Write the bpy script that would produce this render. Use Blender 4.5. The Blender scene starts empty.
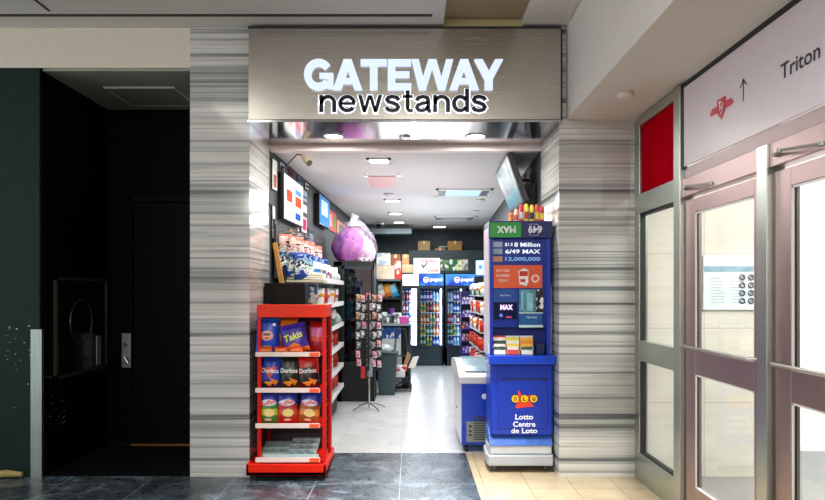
import bpy, bmesh, math, random
from mathutils import Vector, Matrix
random.seed(7)
sc = bpy.context.scene
COL = bpy.context.collection
PI = math.pi

# ------------------------------------------------------------------ materials
def lin(h):
    if isinstance(h, (tuple, list)): return tuple(h[:3])
    h = h.lstrip('#'); v = [int(h[i:i+2], 16)/255 for i in (0, 2, 4)]
    return tuple(c/12.92 if c <= .04045 else ((c+.055)/1.055)**2.4 for c in v)
class NT:
    def __init__(s, name):
        s.m = bpy.data.materials.new(name); s.m.use_nodes = True
        s.t = s.m.node_tree; s.p = s.t.nodes['Principled BSDF']; s.out = s.t.nodes['Material Output']
    def n(s, typ, **k):
        n = s.t.nodes.new(typ)
        for a, v in k.items(): setattr(n, a, v)
        return n
    def l(s, a, b): s.t.links.new(a, b)
    def coords(s, kind='Object', scale=(1, 1, 1), rot=(0, 0, 0)):
        if kind == 'World':
            g = s.n('ShaderNodeNewGeometry'); src = g.outputs['Position']
        else:
            g = s.n('ShaderNodeTexCoord'); src = g.outputs[kind]
        mp = s.n('ShaderNodeMapping'); mp.inputs['Scale'].default_value = scale; mp.inputs['Rotation'].default_value = rot
        s.l(src, mp.inputs[0]); return mp.outputs[0]
    def noise(s, vec, scale, detail=4, rough=.55, dist=0):
        n = s.n('ShaderNodeTexNoise'); s.l(vec, n.inputs['Vector'])
        n.inputs['Scale'].default_value = scale; n.inputs['Detail'].default_value = detail
        n.inputs['Roughness'].default_value = rough; n.inputs['Distortion'].default_value = dist
        return n.outputs['Fac']
    def ramp(s, fac, stops, interp='LINEAR'):
        r = s.n('ShaderNodeValToRGB'); r.color_ramp.interpolation = interp; e = r.color_ramp.elements
        while len(e) < len(stops): e.new(.5)
        for i, (p, c) in enumerate(stops):
            e[i].position = p; e[i].color = (*lin(c), 1)
        s.l(fac, r.inputs[0]); return r.outputs[0]
    def mix(s, fac, a, b, mode='MIX'):
        n = s.n('ShaderNodeMix', data_type='RGBA', blend_type=mode)
        for inp, v in ((0, fac), (6, a), (7, b)):
            if hasattr(v, 'links'): s.l(v, n.inputs[inp])
            elif inp == 0: n.inputs[0].default_value = v
            else: n.inputs[inp].default_value = (*lin(v), 1)
        return n.outputs[2]
    def bump(s, fac, strength=.3, dist=.005):
        b = s.n('ShaderNodeBump'); b.inputs['Strength'].default_value = strength; b.inputs['Distance'].default_value = dist
        s.l(fac, b.inputs['Height']); s.l(b.outputs[0], s.p.inputs['Normal'])
MC = {}
def mat(c, rough=.5, metal=0, emit=0, var=.06, spec=.5, ecol=None):
    key = (str(c), rough, metal, emit, var, spec, ecol)
    if key in MC: return MC[key]
    t = NT('paint'); p = t.p
    p.inputs['Roughness'].default_value = rough; p.inputs['Metallic'].default_value = metal
    p.inputs['Specular IOR Level'].default_value = spec
    c1 = lin(c)
    if var:
        f = t.noise(t.coords('Object'), 14, 3)
        col = t.ramp(f, [(.3, tuple(x*(1-var) for x in c1)), (.7, tuple(min(1, x*(1+var)) for x in c1))])
        t.l(col, p.inputs['Base Color'])
    else: p.inputs['Base Color'].default_value = (*c1, 1)
    if emit:
        p.inputs['Emission Color'].default_value = (*lin(ecol or c), 1); p.inputs['Emission Strength'].default_value = emit
    MC[key] = t.m; return t.m
def bands(name, stops, axis='Z', span=(0, 1), rough=.35, noise=.25, metal=0, scale=12, emit=0):
    """printed colour areas across an object, wobbled by noise"""
    t = NT(name); co = t.coords('Object')
    sx = t.n('ShaderNodeSeparateXYZ'); t.l(co, sx.inputs[0])
    mr = t.n('ShaderNodeMapRange'); mr.inputs['From Min'].default_value = span[0]; mr.inputs['From Max'].default_value = span[1]
    t.l(sx.outputs[axis], mr.inputs[0])
    f = t.noise(co, scale, 2)
    a = t.n('ShaderNodeMath', operation='MULTIPLY_ADD'); t.l(f, a.inputs[0]); a.inputs[1].default_value = noise
    t.l(mr.outputs[0], a.inputs[2])
    s = t.n('ShaderNodeMath', operation='SUBTRACT'); t.l(a.outputs[0], s.inputs[0]); s.inputs[1].default_value = noise/2
    col = t.ramp(s.outputs[0], stops, 'CONSTANT'); t.l(col, t.p.inputs['Base Color'])
    t.p.inputs['Roughness'].default_value = rough; t.p.inputs['Metallic'].default_value = metal
    if emit: t.l(col, t.p.inputs['Emission Color']); t.p.inputs['Emission Strength'].default_value = emit
    return t.m
def mottled(name, cols, scale=30, rough=.5, emit=0, vor=True):
    """busy printed picture: cells of the given colours"""
    t = NT(name); co = t.coords('Object')
    v = t.n('ShaderNodeTexVoronoi'); v.inputs['Scale'].default_value = scale; t.l(co, v.inputs['Vector'])
    sp = t.n('ShaderNodeSeparateColor'); t.l(v.outputs['Color'], sp.inputs[0])
    n = len(cols); col = t.ramp(sp.outputs[0], [(i/n, c) for i, c in enumerate(cols)], 'CONSTANT')
    t.l(col, t.p.inputs['Base Color']); t.p.inputs['Roughness'].default_value = rough
    if emit: t.l(col, t.p.inputs['Emission Color']); t.p.inputs['Emission Strength'].default_value = emit
    return t.m
def marble():
    t = NT('striped_marble')
    co = t.coords('World', (.16, .16, 1))
    big = t.noise(t.coords('World', (.12, .12, 3.2)), 1.0, 2, .5)
    a = t.noise(t.coords('World', (.07, .07, 10.5)), 1.0, 6, .68, .03)
    b = t.noise(t.coords('World', (.08, .08, 38)), 1.0, 2, .5, .02)
    ca = t.ramp(a, [(.33, '#596165'), (.39, '#8d9393'), (.42, '#bfbfbb'), (.53, '#d4d3ce'), (.56, '#a9acab'), (.585, '#d0cfca'), (.64, '#dddcd7'), (.66, '#999e9e'), (.68, '#d4d3ce')])
    cb = t.ramp(b, [(.37, '#8b9193'), (.41, '#e9e9e8'), (.7, '#ffffff')])
    m = t.mix(.65, ca, cb, 'MULTIPLY')
    dk = t.ramp(big, [(.34, '#8d9496'), (.5, '#ffffff')])
    t.l(t.mix(.55, m, dk, 'MULTIPLY'), t.p.inputs['Base Color'])
    t.p.inputs['Roughness'].default_value = .09
    return t.m
def slate():
    t = NT('dark_slate_tiles'); co = t.coords('World')
    n1 = t.noise(co, 3.2, 8, .7, 1.2); n2 = t.noise(co, 22, 5, .7, .6)
    c1 = t.ramp(n1, [(.35, '#272e33'), (.52, '#414b52'), (.66, '#727f88')])
    c2 = t.ramp(n2, [(.3, '#7c7f82'), (.55, '#ffffff')])
    c = t.mix(.7, c1, c2, 'MULTIPLY')
    v3 = t.noise(co, 6.5, 9, .8, 2.6)
    veins = t.ramp(v3, [(.61, '#000000'), (.66, '#3a3d3e'), (.71, '#000000')])
    c = t.mix(1.0, c, veins, 'ADD')
    b = t.n('ShaderNodeTexBrick'); b.offset = 0
    mp = t.n('ShaderNodeMapping'); mp.inputs['Location'].default_value = (.09, -5.3, 0); t.l(co, mp.inputs[0]); t.l(mp.outputs[0], b.inputs['Vector'])
    b.inputs['Scale'].default_value = 1; b.inputs['Brick Width'].default_value = .66; b.inputs['Row Height'].default_value = .66
    b.inputs['Mortar Size'].default_value = .003; b.inputs['Mortar Smooth'].default_value = .2
    c = t.mix(b.outputs['Fac'], c, '#8f989c')
    t.l(c, t.p.inputs['Base Color'])
    r = t.n('ShaderNodeMapRange'); t.l(n2, r.inputs[0]); r.inputs['To Min'].default_value = .16; r.inputs['To Max'].default_value = .42
    t.l(r.outputs[0], t.p.inputs['Roughness']); t.bump(n2, .25, .003)
    return t.m
def tiles(name, c1, c2, mort, w, h, loc=(0, 0, 0), rough=.35, msize=.003, rot=(0, 0, 0), nscale=4, off=0):
    t = NT(name); co = t.coords('World', rot=rot)
    mp = t.n('ShaderNodeMapping'); mp.inputs['Location'].default_value = loc; t.l(co, mp.inputs[0])
    b = t.n('ShaderNodeTexBrick'); b.offset = off; t.l(mp.outputs[0], b.inputs['Vector'])
    b.inputs['Scale'].default_value = 1; b.inputs['Brick Width'].default_value = w; b.inputs['Row Height'].default_value = h
    b.inputs['Mortar Size'].default_value = msize
    c = t.ramp(t.noise(co, nscale, 6, .65, .4), [(.32, c1), (.68, c2)])
    t.l(t.mix(b.outputs['Fac'], c, mort), t.p.inputs['Base Color'])
    t.p.inputs['Roughness'].default_value = rough
    return t.m
def brushed(name, c, rough=.32, stretch=(1.5, 1.5, 90), metal=1, amt=.12):
    t = NT(name); f = t.noise(t.coords('Object', stretch), 3, 4, .6)
    c1 = lin(c)
    t.l(t.ramp(f, [(.3, tuple(x*(1-amt) for x in c1)), (.7, tuple(min(1, x*(1+amt)) for x in c1))]), t.p.inputs['Base Color'])
    r = t.n('ShaderNodeMapRange'); t.l(f, r.inputs[0]); r.inputs['To Min'].default_value = rough*.8; r.inputs['To Max'].default_value = rough*1.25
    t.l(r.outputs[0], t.p.inputs['Roughness']); t.p.inputs['Metallic'].default_value = metal
    return t.m
def glass(name, tint='#eef6f4', refl=1.0, ior=1.45):
    t = NT(name); t.t.nodes.remove(t.p)
    tr = t.n('ShaderNodeBsdfTransparent'); tr.inputs[0].default_value = (*lin(tint), 1)
    gl = t.n('ShaderNodeBsdfGlossy'); gl.inputs['Roughness'].default_value = .02
    fr = t.n('ShaderNodeFresnel'); fr.inputs[0].default_value = ior
    f = t.noise(t.coords('Object'), 2, 2); m = t.n('ShaderNodeMath', operation='MULTIPLY'); t.l(fr.outputs[0], m.inputs[0])
    r = t.n('ShaderNodeMapRange'); t.l(f, r.inputs[0]); r.inputs['To Min'].default_value = .9*refl; r.inputs['To Max'].default_value = refl
    t.l(r.outputs[0], m.inputs[1])
    mx = t.n('ShaderNodeMixShader'); t.l(m.outputs[0], mx.inputs[0]); t.l(tr.outputs[0], mx.inputs[1]); t.l(gl.outputs[0], mx.inputs[2])
    t.l(mx.outputs[0], t.out.inputs[0]); return t.m
def film(name, c, alpha=.5, rough=.15, crinkle=0):
    """thin clear plastic with a colour and a share of haze"""
    t = NT(name); t.p.inputs['Base Color'].default_value = (*lin(c), 1); t.p.inputs['Roughness'].default_value = rough
    f = t.noise(t.coords('Object'), 7, 4, .6, 1.5)
    r = t.n('ShaderNodeMapRange'); t.l(f, r.inputs[0]); r.inputs['From Min'].default_value = .3; r.inputs['From Max'].default_value = .7
    r.inputs['To Min'].default_value = alpha*.6; r.inputs['To Max'].default_value = min(1, alpha*1.4)
    t.l(r.outputs[0], t.p.inputs['Alpha'])
    if crinkle: t.bump(f, crinkle, .02)
    return t.m

# ------------------------------------------------------------------ geometry
class MB:
    def __init__(s): s.b = bmesh.new()
    def box(s, x0, x1, y0, y1, z0, z1):
        vs = [s.b.verts.new(c) for c in ((x0,y0,z0),(x1,y0,z0),(x1,y1,z0),(x0,y1,z0),(x0,y0,z1),(x1,y0,z1),(x1,y1,z1),(x0,y1,z1))]
        for f in ((3,2,1,0),(4,5,6,7),(0,1,5,4),(1,2,6,5),(2,3,7,6),(3,0,4,7)): s.b.faces.new([vs[i] for i in f])
        return s
    def poly(s, pts, ext):
        """prism: polygon pts (3D) pushed along ext"""
        e = Vector(ext); a = [s.b.verts.new(p) for p in pts]; c = [s.b.verts.new(Vector(p)+e) for p in pts]; n = len(pts)
        s.b.faces.new(a); s.b.faces.new(c[::-1])
        for i in range(n): s.b.faces.new((a[(i+1) % n], a[i], c[i], c[(i+1) % n]))
        return s
    def tube(s, pts, r, seg=8, closed=False):
        pts = [Vector(p) for p in pts]; rings = []; n = len(pts); prev = None
        for i, p in enumerate(pts):
            if closed: d = pts[(i+1) % n]-pts[i-1]
            else: d = pts[min(i+1, n-1)]-pts[max(i-1, 0)]
            d.normalize()
            if prev is None:
                u = d.orthogonal().normalized()
            else:
                u = (prev - d*prev.dot(d)).normalized()
            prev = u; v = d.cross(u); rr = r[i] if isinstance(r, (list, tuple)) else r
            rings.append([s.b.verts.new(p+u*rr*math.cos(2*PI*k/seg)+v*rr*math.sin(2*PI*k/seg)) for k in range(seg)])
        m = n if closed else n-1
        for i in range(m):
            a, b = rings[i], rings[(i+1) % n]
            for k in range(seg): s.b.faces.new((a[k], a[(k+1) % seg], b[(k+1) % seg], b[k]))
        if not closed: s.b.faces.new(rings[0][::-1]); s.b.faces.new(rings[-1])
        return s
    def lathe(s, prof, c=(0, 0, 0), seg=20, axis='Z'):
        rings = []
        for r, z in prof:
            ring = []
            for k in range(seg):
                a = 2*PI*k/seg; x, y = r*math.cos(a), r*math.sin(a)
                co = (x, y, z) if axis == 'Z' else ((x, z, y) if axis == 'Y' else (z, x, y))
                ring.append(s.b.verts.new(Vector(co)+Vector(c)))
            rings.append(ring)
        for a, b in zip(rings, rings[1:]):
            for k in range(seg): s.b.faces.new((a[k], a[(k+1) % seg], b[(k+1) % seg], b[k]))
        s.b.faces.new(rings[0][::-1]); s.b.faces.new(rings[-1]); return s
    def done(s, name='m'):
        bmesh.ops.recalc_face_normals(s.b, faces=s.b.faces[:])
        me = bpy.data.meshes.new(name); s.b.to_mesh(me); s.b.free(); return me
def link(name, me, m, parent=None, bev=0, smooth=False, loc=None, rot=None):
    o = bpy.data.objects.new(name, me); COL.objects.link(o)
    if m is not None and not me.materials: me.materials.append(m)
    if parent is not None:
        o.parent = parent
        if parent.get('wl'): o.location = -Vector(parent['wl'])
    if loc is not None: o.location = loc
    if rot is not None: o.rotation_euler = rot
    if bev:
        b = o.modifiers.new('bevel', 'BEVEL'); b.width = bev; b.segments = 2; b.limit_method = 'ANGLE'
    if smooth:
        for p in me.polygons: p.use_smooth = True
        try: me.set_sharp_from_angle(angle=math.radians(40))
        except Exception: pass
    return o
def tag(o, label=None, cat=None, group=None, kind=None):
    if label: o['label'] = label
    if cat: o['category'] = cat
    if group: o['group'] = group
    if kind: o['kind'] = kind
    return o
def thing(name, label, cat, loc=(0, 0, 0), rz=0, group=None, world=False):
    """Empty at the base of a thing. world=True: parts are written in world coordinates."""
    o = bpy.data.objects.new(name, None); COL.objects.link(o); o.location = loc; o.rotation_euler = (0, 0, rz)
    o.empty_display_size = .05
    if world: o['wl'] = tuple(loc)
    return tag(o, label, cat, group)
def struct(name, me, m, label=None, **k):
    o = link(name, me, m, **k); o['kind'] = 'structure'
    if label: o['label'] = label
    return o
def box(*a): return MB().box(*a).done()
def copy_tree(o, parent=None):
    c = o.copy(); COL.objects.link(c); c.parent = parent
    for ch in list(o.children): copy_tree(ch, c)
    return c
def place(o, loc, rot=None, label=None, group=None):
    o.location = loc
    if rot is not None: o.rotation_euler = rot
    if label: o['label'] = label
    if group: o['group'] = group
    return o
# pixel helpers: lateral / height of a picture point at a known depth, used only to read off real sizes
F = 682.0
def PX(px, Y): return (px-411.5)*Y/F
def PZ(py, Y): return 1.5+(291-py)*Y/F

# text ---------------------------------------------------------------
def text_mesh(s, w, h, depth=.002, bold=.0, spacing=1.0):
    """built-in font fitted to w x h; returns verts (x,y,z) centred, faces. lies in xz plane, faces -y"""
    c = bpy.data.curves.new('lettering', 'FONT'); c.body = s; c.size = 1; c.extrude = 0; c.offset = bold; c.space_character = spacing
    c.resolution_u = 3; c.align_x = 'CENTER'; c.space_line = .95
    o = bpy.data.objects.new('lettering', c); COL.objects.link(o)
    dg = bpy.context.evaluated_depsgraph_get(); dg.update()
    me = bpy.data.meshes.new_from_object(o.evaluated_get(dg)); bpy.data.objects.remove(o)
    vs = [v.co.copy() for v in me.vertices]; fs = [tuple(p.vertices) for p in me.polygons]; bpy.data.meshes.remove(me)
    x0 = min(v.x for v in vs); x1 = max(v.x for v in vs); y0 = min(v.y for v in vs); y1 = max(v.y for v in vs)
    sx = w/(x1-x0); sy = h/(y1-y0)
    return [((v.x-(x0+x1)/2)*sx, 0, (v.y-(y0+y1)/2)*sy) for v in vs], fs
def text(name, s, w, h, m, parent, center, right=(1, 0, 0), up=(0, 0, 1), bold=0, spacing=1, lift=.0015, label=None):
    vs, fs = text_mesh(s, w, h, bold=bold, spacing=spacing)
    R = Vector(right).normalized(); U = Vector(up).normalized(); N = R.cross(U)
    c = Vector(center)
    b = bmesh.new(); bv = [b.verts.new(c+R*v[0]+U*v[2]+N*lift) for v in vs]
    for f in fs:
        try: b.faces.new([bv[i] for i in f])
        except ValueError: pass
    me = bpy.data.meshes.new('lettering'); b.to_mesh(me); b.free()
    o = link(name, me, m, parent)
    if label: o['label'] = label
    return o
# stroke letters for the illuminated fascia -----------------------------
def arc(cx, cy, rx, ry, a0, a1, n=22):
    return [(cx+rx*math.cos(math.radians(a0+(a1-a0)*i/n)), cy+ry*math.sin(math.radians(a0+(a1-a0)*i/n))) for i in range(n+1)]
def glyph(ch, g=0):
    """pieces (2D convex quads list) of a letter, width"""
    Q = []
    def bx(x0, x1, y0, y1): Q.append([(x0-g, y0-g), (x1+g, y0-g), (x1+g, y1+g), (x0-g, y1+g)])
    def par(xb, xt, w, y0=0, y1=1): 
        k = (xt-xb)/(y1-y0)*g
        Q.append([(xb-g-k, y0-g), (xb+w+g-k, y0-g), (xt+w+g+k, y1+g), (xt-g+k, y1+g)])
    def rib(pts, t):
        t = t/2+g; P = [Vector(p) for p in pts]; L = []; R = []
        for i, p in enumerate(P):
            if i == 0: d = (P[1]-P[0]).normalized(); n = Vector((-d.y, d.x)); m = n*t; p = p-d*g
            elif i == len(P)-1: d = (P[-1]-P[-2]).normalized(); n = Vector((-d.y, d.x)); m = n*t; p = p+d*g
            else:
                d1 = (P[i]-P[i-1]).normalized(); d2 = (P[i+1]-P[i]).normalized()
                n1 = Vector((-d1.y, d1.x)); n2 = Vector((-d2.y, d2.x)); n = (n1+n2).normalized(); m = n*t/max(.5, n.dot(n1))
            L.append(p+m); R.append(p-m)
        for i in range(len(P)-1): Q.append([tuple(R[i]), tuple(R[i+1]), tuple(L[i+1]), tuple(L[i])])
    if ch == 'G':
        rib(arc(.47, .5, .365, .395, 38, 322), .235); bx(.76, .95, .04, .46); bx(.5, .95, .38, .55); return Q, .95
    if ch == 'A': par(0, .355, .26); par(.71, .355, .26); bx(.24, .73, .2, .38); return Q, .97
    if ch == 'T': bx(0, .86, .79, 1); bx(.305, .555, 0, 1); return Q, .86
    if ch == 'E': bx(0, .25, 0, 1); bx(0, .77, .79, 1); bx(0, .72, .405, .6); bx(0, .78, 0, .21); return Q, .78
    if ch == 'W': par(.25, 0, .24); par(.25, .56, .22); par(.89, .6, .22); par(.88, 1.14, .24); return Q, 1.38
    if ch == 'Y': par(.34, 0, .27, .36, 1); par(.34, .68, .27, .36, 1); bx(.345, .605, 0, .44); return Q, .95
    t = .2
    if ch == 'n': bx(0, t, 0, 1); rib([(.1, .45)]+arc(.43, .56, .31, .35, 175, 0)+[(.74, 0)], t); return Q, .84
    if ch == 'e': rib(arc(.44, .5, .345, .41, 8, 325), t); bx(.1, .84, .43, .58); return Q, .88
    if ch == 'w': par(.22, 0, .19); par(.22, .49, .17); par(.77, .52, .17); par(.76, 1.0, .19); return Q, 1.2
    if ch == 's': rib([(.7,.7),(.62,.85),(.4,.92),(.2,.87),(.13,.73),(.2,.61),(.4,.54),(.6,.45),(.68,.29),(.6,.14),(.39,.08),(.18,.14),(.09,.3)], t); return Q, .8
    if ch == 't': bx(.14, .35, .2, 1.27); bx(0, .5, .83, 1); rib([(.245,.3),(.26,.16),(.34,.09),(.5,.09)], t*.95); return Q, .5
    if ch == 'a':
        rib([(.1,.68),(.17,.84),(.4,.92),(.6,.86),(.66,.68),(.66,.2),(.7,.07),(.8,.05)], t)
        rib([(.66,.57),(.4,.52),(.17,.43),(.1,.28),(.17,.13),(.34,.08),(.55,.15),(.65,.36)], t*.9); return Q, .8
    if ch == 'd': rib(arc(.41, .5, .315, .41, 30, 330), t); bx(.64, .84, 0, 1.38); return Q, .84
def letters(s, x0, x1, z0, z1, y, depth, gap, capunit, m, parent, g=0, mside=None, name='letter', lab=''):
    gl = [glyph(c, g) for c in s]; kern = {'AT': -.09, 'WA': -.16, 'AY': -.18, 'TE': .0, 'GA': -.04, 'EW': -.03}
    xs = []; x = 0
    for i, c in enumerate(s):
        xs.append(x); x += gl[i][1]+gap+kern.get(s[i:i+2], 0)
    W = x-gap; sx = (x1-x0)/W; sz = (z1-z0)/capunit
    for i, c in enumerate(s):
        mb = MB()
        for q in gl[i][0]: mb.poly([(x0+(xs[i]+a)*sx, y, z0+b*sz) for a, b in q], (0, depth, 0))
        o = link(name, mb.done(), m, parent)
        if lab: o['label'] = lab % c

# ------------------------------------------------------------------ palette
M_MARBLE = marble(); M_SLATE = slate()
M_BEIGE_T = tiles('beige_floor_tiles', '#a18f72', '#baa888', '#665b48', .34, .34, (-1.24+.34*5, -5.19, 0), .3)
M_SHOPF = tiles('shop_floor_tiles', '#c9cbca', '#dcdedd', '#b8bbbb', .6, .6, (.1, -.35, 0), .25, .003)
M_VESTF = tiles('vestibule_floor', '#6a6a6a', '#848484', '#5a5a5a', 1.2, 1.2, (0, 0, 0), .5, .002, nscale=60)
M_WALLT = tiles('cream_wall_panels', '#d9d3c5', '#e0dbce', '#b3ad9f', 1.07, .6, (-2.36, 0, 0), .3, .003, rot=(-PI/2, 0, 0))
M_CEIL = mat('#d6d3cb', .8, var=.02); M_CREAM = mat('#cfc9ba', .75, var=.02)
M_GREEN = mat('#0c211f', .55, var=.25, spec=.2); M_BLACKW = mat('#020306', .5, var=.2, spec=.04); M_BLACKW2 = mat('#030607', .5, var=.15, spec=.04)
M_STEEL = brushed('brushed_steel_fascia', '#b2ada4', .25, (1.2, 1.2, 60), amt=.05)
M_MIRROR = brushed('polished_steel_soffit', '#b9b7ba', .12, (60, 1.5, 1.5), amt=.05)
M_ALU = brushed('brushed_aluminium', '#b6beb6', .34, (40, 40, 1.5), amt=.05)
M_ALUD = brushed('aluminium_door_leaf', '#b09a98', .4, (40, 40, 1.5), amt=.05)  # pink reflected by the door leaves is put into this metal's colour
M_GLASS = glass('clear_glass', '#fbfdfc', .15); M_DARKGAP = mat('#141618', .6, var=0)
M_WHITE = mat('#e8e8e6', .5, var=.02); M_BLACK = mat('#0b0c0e', .45, var=.1); M_BLACKG = mat('#0c0e11', .2, var=.05)
M_RED = mat('#dd1f04', .4, var=.03, spec=.25); M_RED2 = mat('#c41408', .4, var=.05, spec=.25); M_BLUE = mat('#0d37b0', .32, var=.05)
M_BLUED = mat('#0a2a86', .35, var=.05); M_GREYP = mat('#b4b7bb', .5, var=.04); M_TEALD = mat('#16262a', .5, var=.15)
M_CHROME = mat('#c8c8c8', .2, 1, var=.03); M_RUBBER = mat('#1b1b1b', .8, var=.05)
M_LAMP = mat('#ffffff', .5, emit=9, var=0, ecol='#fffaf2'); M_LAMP2 = mat('#ffffff', .5, emit=6, var=0, ecol='#f4f8ff')
M_CARD = mat('#a78257', .8, var=.1); M_PAPER = mat('#e9e6df', .7, var=.04)

# ================================================================== CONCOURSE
ZC = 3.62; YF = 5.5; YI = 6.27
struct('floor', MB().box(-6, .5, -5, 6.32, -.05, 0).box(-6, -1.5, 6.32, 6.9, -.05, 0).done(), M_SLATE, 'dark blue grey slate tile floor')
struct('floor', MB().box(.5, 1.80, -5, 6.32, -.05, 0).done(), M_BEIGE_T, 'beige square tile floor by the glass doors')
struct('floor', MB().box(-2.6, 3, 6.32, 14.6, -.05, 0).done(), M_SHOPF, 'pale grey shop floor')
struct('floor', MB().box(1.80, 7, -5, 6.6, -.05, 0).done(), M_VESTF, 'grey speckled vestibule floor')
struct('ceiling', MB().box(-6, .254, 5.27, YF, ZC, ZC+.1).box(-6, .254, -5, 5.22, ZC, ZC+.1).box(.16, .254, 5.22, 5.27, ZC, ZC+.1)
       .box(.885, 7, -5, YF, ZC, ZC+.1).done(), M_CEIL, 'beige concourse ceiling with a dark slot')
struct('ceiling', box(.254, .885, -5, YF, ZC+.055, ZC+.1), mat('#9c8c74', .8, var=.03), 'brownish recessed strip of ceiling above the sign')
struct('trim', MB().box(-6, .16, 5.221, 5.269, ZC-.001, ZC+.09).done(), M_DARKGAP, 'dark linear slot in the ceiling')
struct('trim', MB().box(-2.75, -2.73, 2, 5.16, ZC-.004, ZC+.001).done(), M_DARKGAP, 'thin dark joint running across the ceiling')
struct('beam', MB().box(.254, .885, 5.46, YF, ZC-.01, ZC+.055).done(), mat('#b3a877', .7, var=.03), 'yellowish beam edge above the sign')
# facade left
struct('wall_facade', MB().box(-6, -1.786, YF, 6.9, 3.3, ZC+.05).done(), M_CREAM, 'cream plaster band above the dark recess')
struct('wall_left', MB().box(-6, -3.0, YF, 6.9, 0, 3.3).done(), M_GREEN, 'dark green painted wall panel with chipped paint')
struct('wall_recess', MB().box(-3.003, -2.985, YF+.003, 6.7, 0, 3.3).done(), M_BLACKW, 'black side wall of the recess')
struct('floor', MB().box(-2.985, -1.787, YF+.02, 6.66, 0, .004).done(), mat('#060708', .6, var=.2, spec=.2), 'near black floor sheet inside the recess')  # separate near-black sheet laid over the slate
struct('wall_recess', MB().box(-3.0, -1.786, 6.7, 6.9, 0, 3.3).done(), M_BLACKW2, 'black back wall of the recess')
struct('ceiling', MB().box(-3.0, -1.786, YF+.02, 6.7, 3.28, 3.31).done(), mat('#8f9184', .8, var=.03), 'recess ceiling')
t = thing('access_panel', 'flat square hatch in the ceiling of the dark recess', 'hatch', (-2.35, 6.2, 3.27), world=True)
link('panel', box(-2.66, -2.08, 5.95, 6.5, 3.268, 3.279), mat('#85887c', .7, var=.03), t)
link('frame', MB().box(-2.68, -2.06, 5.93, 5.95, 3.262, 3.279).box(-2.68, -2.06, 6.5, 6.52, 3.262, 3.279).box(-2.68, -2.66, 5.95, 6.5, 3.262, 3.279).box(-2.08, -2.06, 5.95, 6.5, 3.262, 3.279).done(), mat('#a8a898', .6, var=.02), t)
t = thing('access_door', 'black flush door at the back of the dark recess', 'door', (-2.3, 6.69, 0), world=True)
link('door_leaf', box(-2.72, -1.80, 6.665, 6.699, .015, 2.36), mat('#04080a', .5, var=.1, spec=.05), t, bev=.004)
link('door_frame', MB().box(-2.76, -2.725, 6.65, 6.699, 0, 2.43).box(-2.76, -1.79, 6.65, 6.699, 2.37, 2.43).done(), mat('#040607', .5, var=.1, spec=.06), t)
link('threshold_strip', box(-2.72, -1.79, 6.60, 6.664, 0, .014), mat('#9c6b2e', .4, .6, var=.1), t)
link('lock_plate', box(-2.79, -2.70, 6.64, 6.664, 1.02, 1.36), mat('#8f9a98', .35, .7), t, bev=.008).location += Vector((-.035, 0, -.27))
k = link('lever', MB().tube([(-2.78, 6.62, .86), (-2.78, 6.60, .86), (-2.74, 6.595, .80)], .012).lathe([(.02, 0), (.02, .02)], (-2.78, 6.62, .98), axis='Y').done(), M_CHROME, t)
# cabinet on the side wall
t = thing('wall_cabinet', 'black recessed cabinet with bronze frame on the recess side wall', 'cabinet', (-2.98, 6.1, .95), world=True)
y0, y1, z0, z1 = 5.68, 6.64, .76, 1.62
link('cabinet_door', box(-2.985, -2.965, y0+.03, y1-.03, z0+.03, z1-.03), mat('#07080b', .18, var=.1), t)
link('frame', MB().box(-2.985, -2.955, y0, y1, z1-.03, z1).box(-2.985, -2.955, y0, y1, z0, z0+.03).box(-2.985, -2.955, y0, y0+.03, z0, z1).box(-2.985, -2.955, y1-.03, y1, z0, z1).done(), mat('#4a4234', .35, .7), t)
link('round_handle_cover', MB().tube([(-2.962, 6.12+.2*math.cos(a*PI/14), 1.22+.2*math.sin(a*PI/14)) for a in range(28)], .004, 6, True).done(), mat('#3d4547', .3, .5), t)
link('lock_plate', box(-2.965, -2.95, 6.40, 6.49, .80, 1.08), mat('#7d8886', .35, .7), t, bev=.008)
# corner guard + floor foam
tag(link('corner_guard', MB().box(-3.07, -3.0, YF-.004, YF, .0, 1.19).box(-3.0, -2.981, YF-.004, YF+.03, 0, 1.19).done(), brushed('scuffed_steel', '#9aa39c', .35, (30, 30, 2))),
    'worn steel corner guard on the edge of the dark green wall', 'corner guard')
mb = MB()
pts = [(-6+.12*i, YF-.035, .03+.008*math.sin(i*1.7)) for i in range(25)]
tag(link('foam_strip', MB().tube([p for p in pts if p[0] < -3.1], [.026+.007*math.sin(i*2.3) for i in range(len([p for p in pts if p[0] < -3.1]))], 8).done(), mat('#a4935a', .9, var=.2), smooth=True),
    'yellow foam strip lying along the foot of the dark green wall', 'foam strip')
mb = MB(); rnd = random.Random(4)
for i in range(24):
    if i < 10: x = -3.32+rnd.random()*.27; z = rnd.choice([1.15, 1.05, .95, .8, .6])+rnd.gauss(0, .06)
    else: x = -3.32+rnd.random()*.29; z = 1.0+rnd.gauss(0, .1)
    w = rnd.uniform(.004, .018); h = rnd.uniform(.003, .007)
    mb.poly([(x, YF-.0015, z), (x+w, YF-.0015, z-h*rnd.random()), (x+w*.8, YF-.0015, z+h), (x+w*.2, YF-.0015, z+h*1.3)], (0, .0012, 0))
for i in range(22):
    y = 5.52+rnd.random()*.35; z = rnd.choice([.72, .5, .35])+rnd.gauss(0, .07); w = rnd.uniform(.006, .03); h = rnd.uniform(.003, .008)
    mb.poly([(-2.983, y, z), (-2.983, y+w, z+h*.4), (-2.983, y+w*.8, z+h), (-2.983, y+w*.1, z+h)], (-.0012, 0, 0))
struct('trim', mb.done(), mat('#9db0ad', .7), 'pale paint chips on the dark wall')
# marble piers
struct('pillar', box(-1.786, -1.306, YF, YI, 0, ZC+.05), M_MARBLE, 'striped grey marble pier left of the shop')
struct('pillar', box(1.19, 1.875, YF, YI, 0, ZC+.05), M_MARBLE, 'striped grey marble pier right of the shop')
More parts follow.
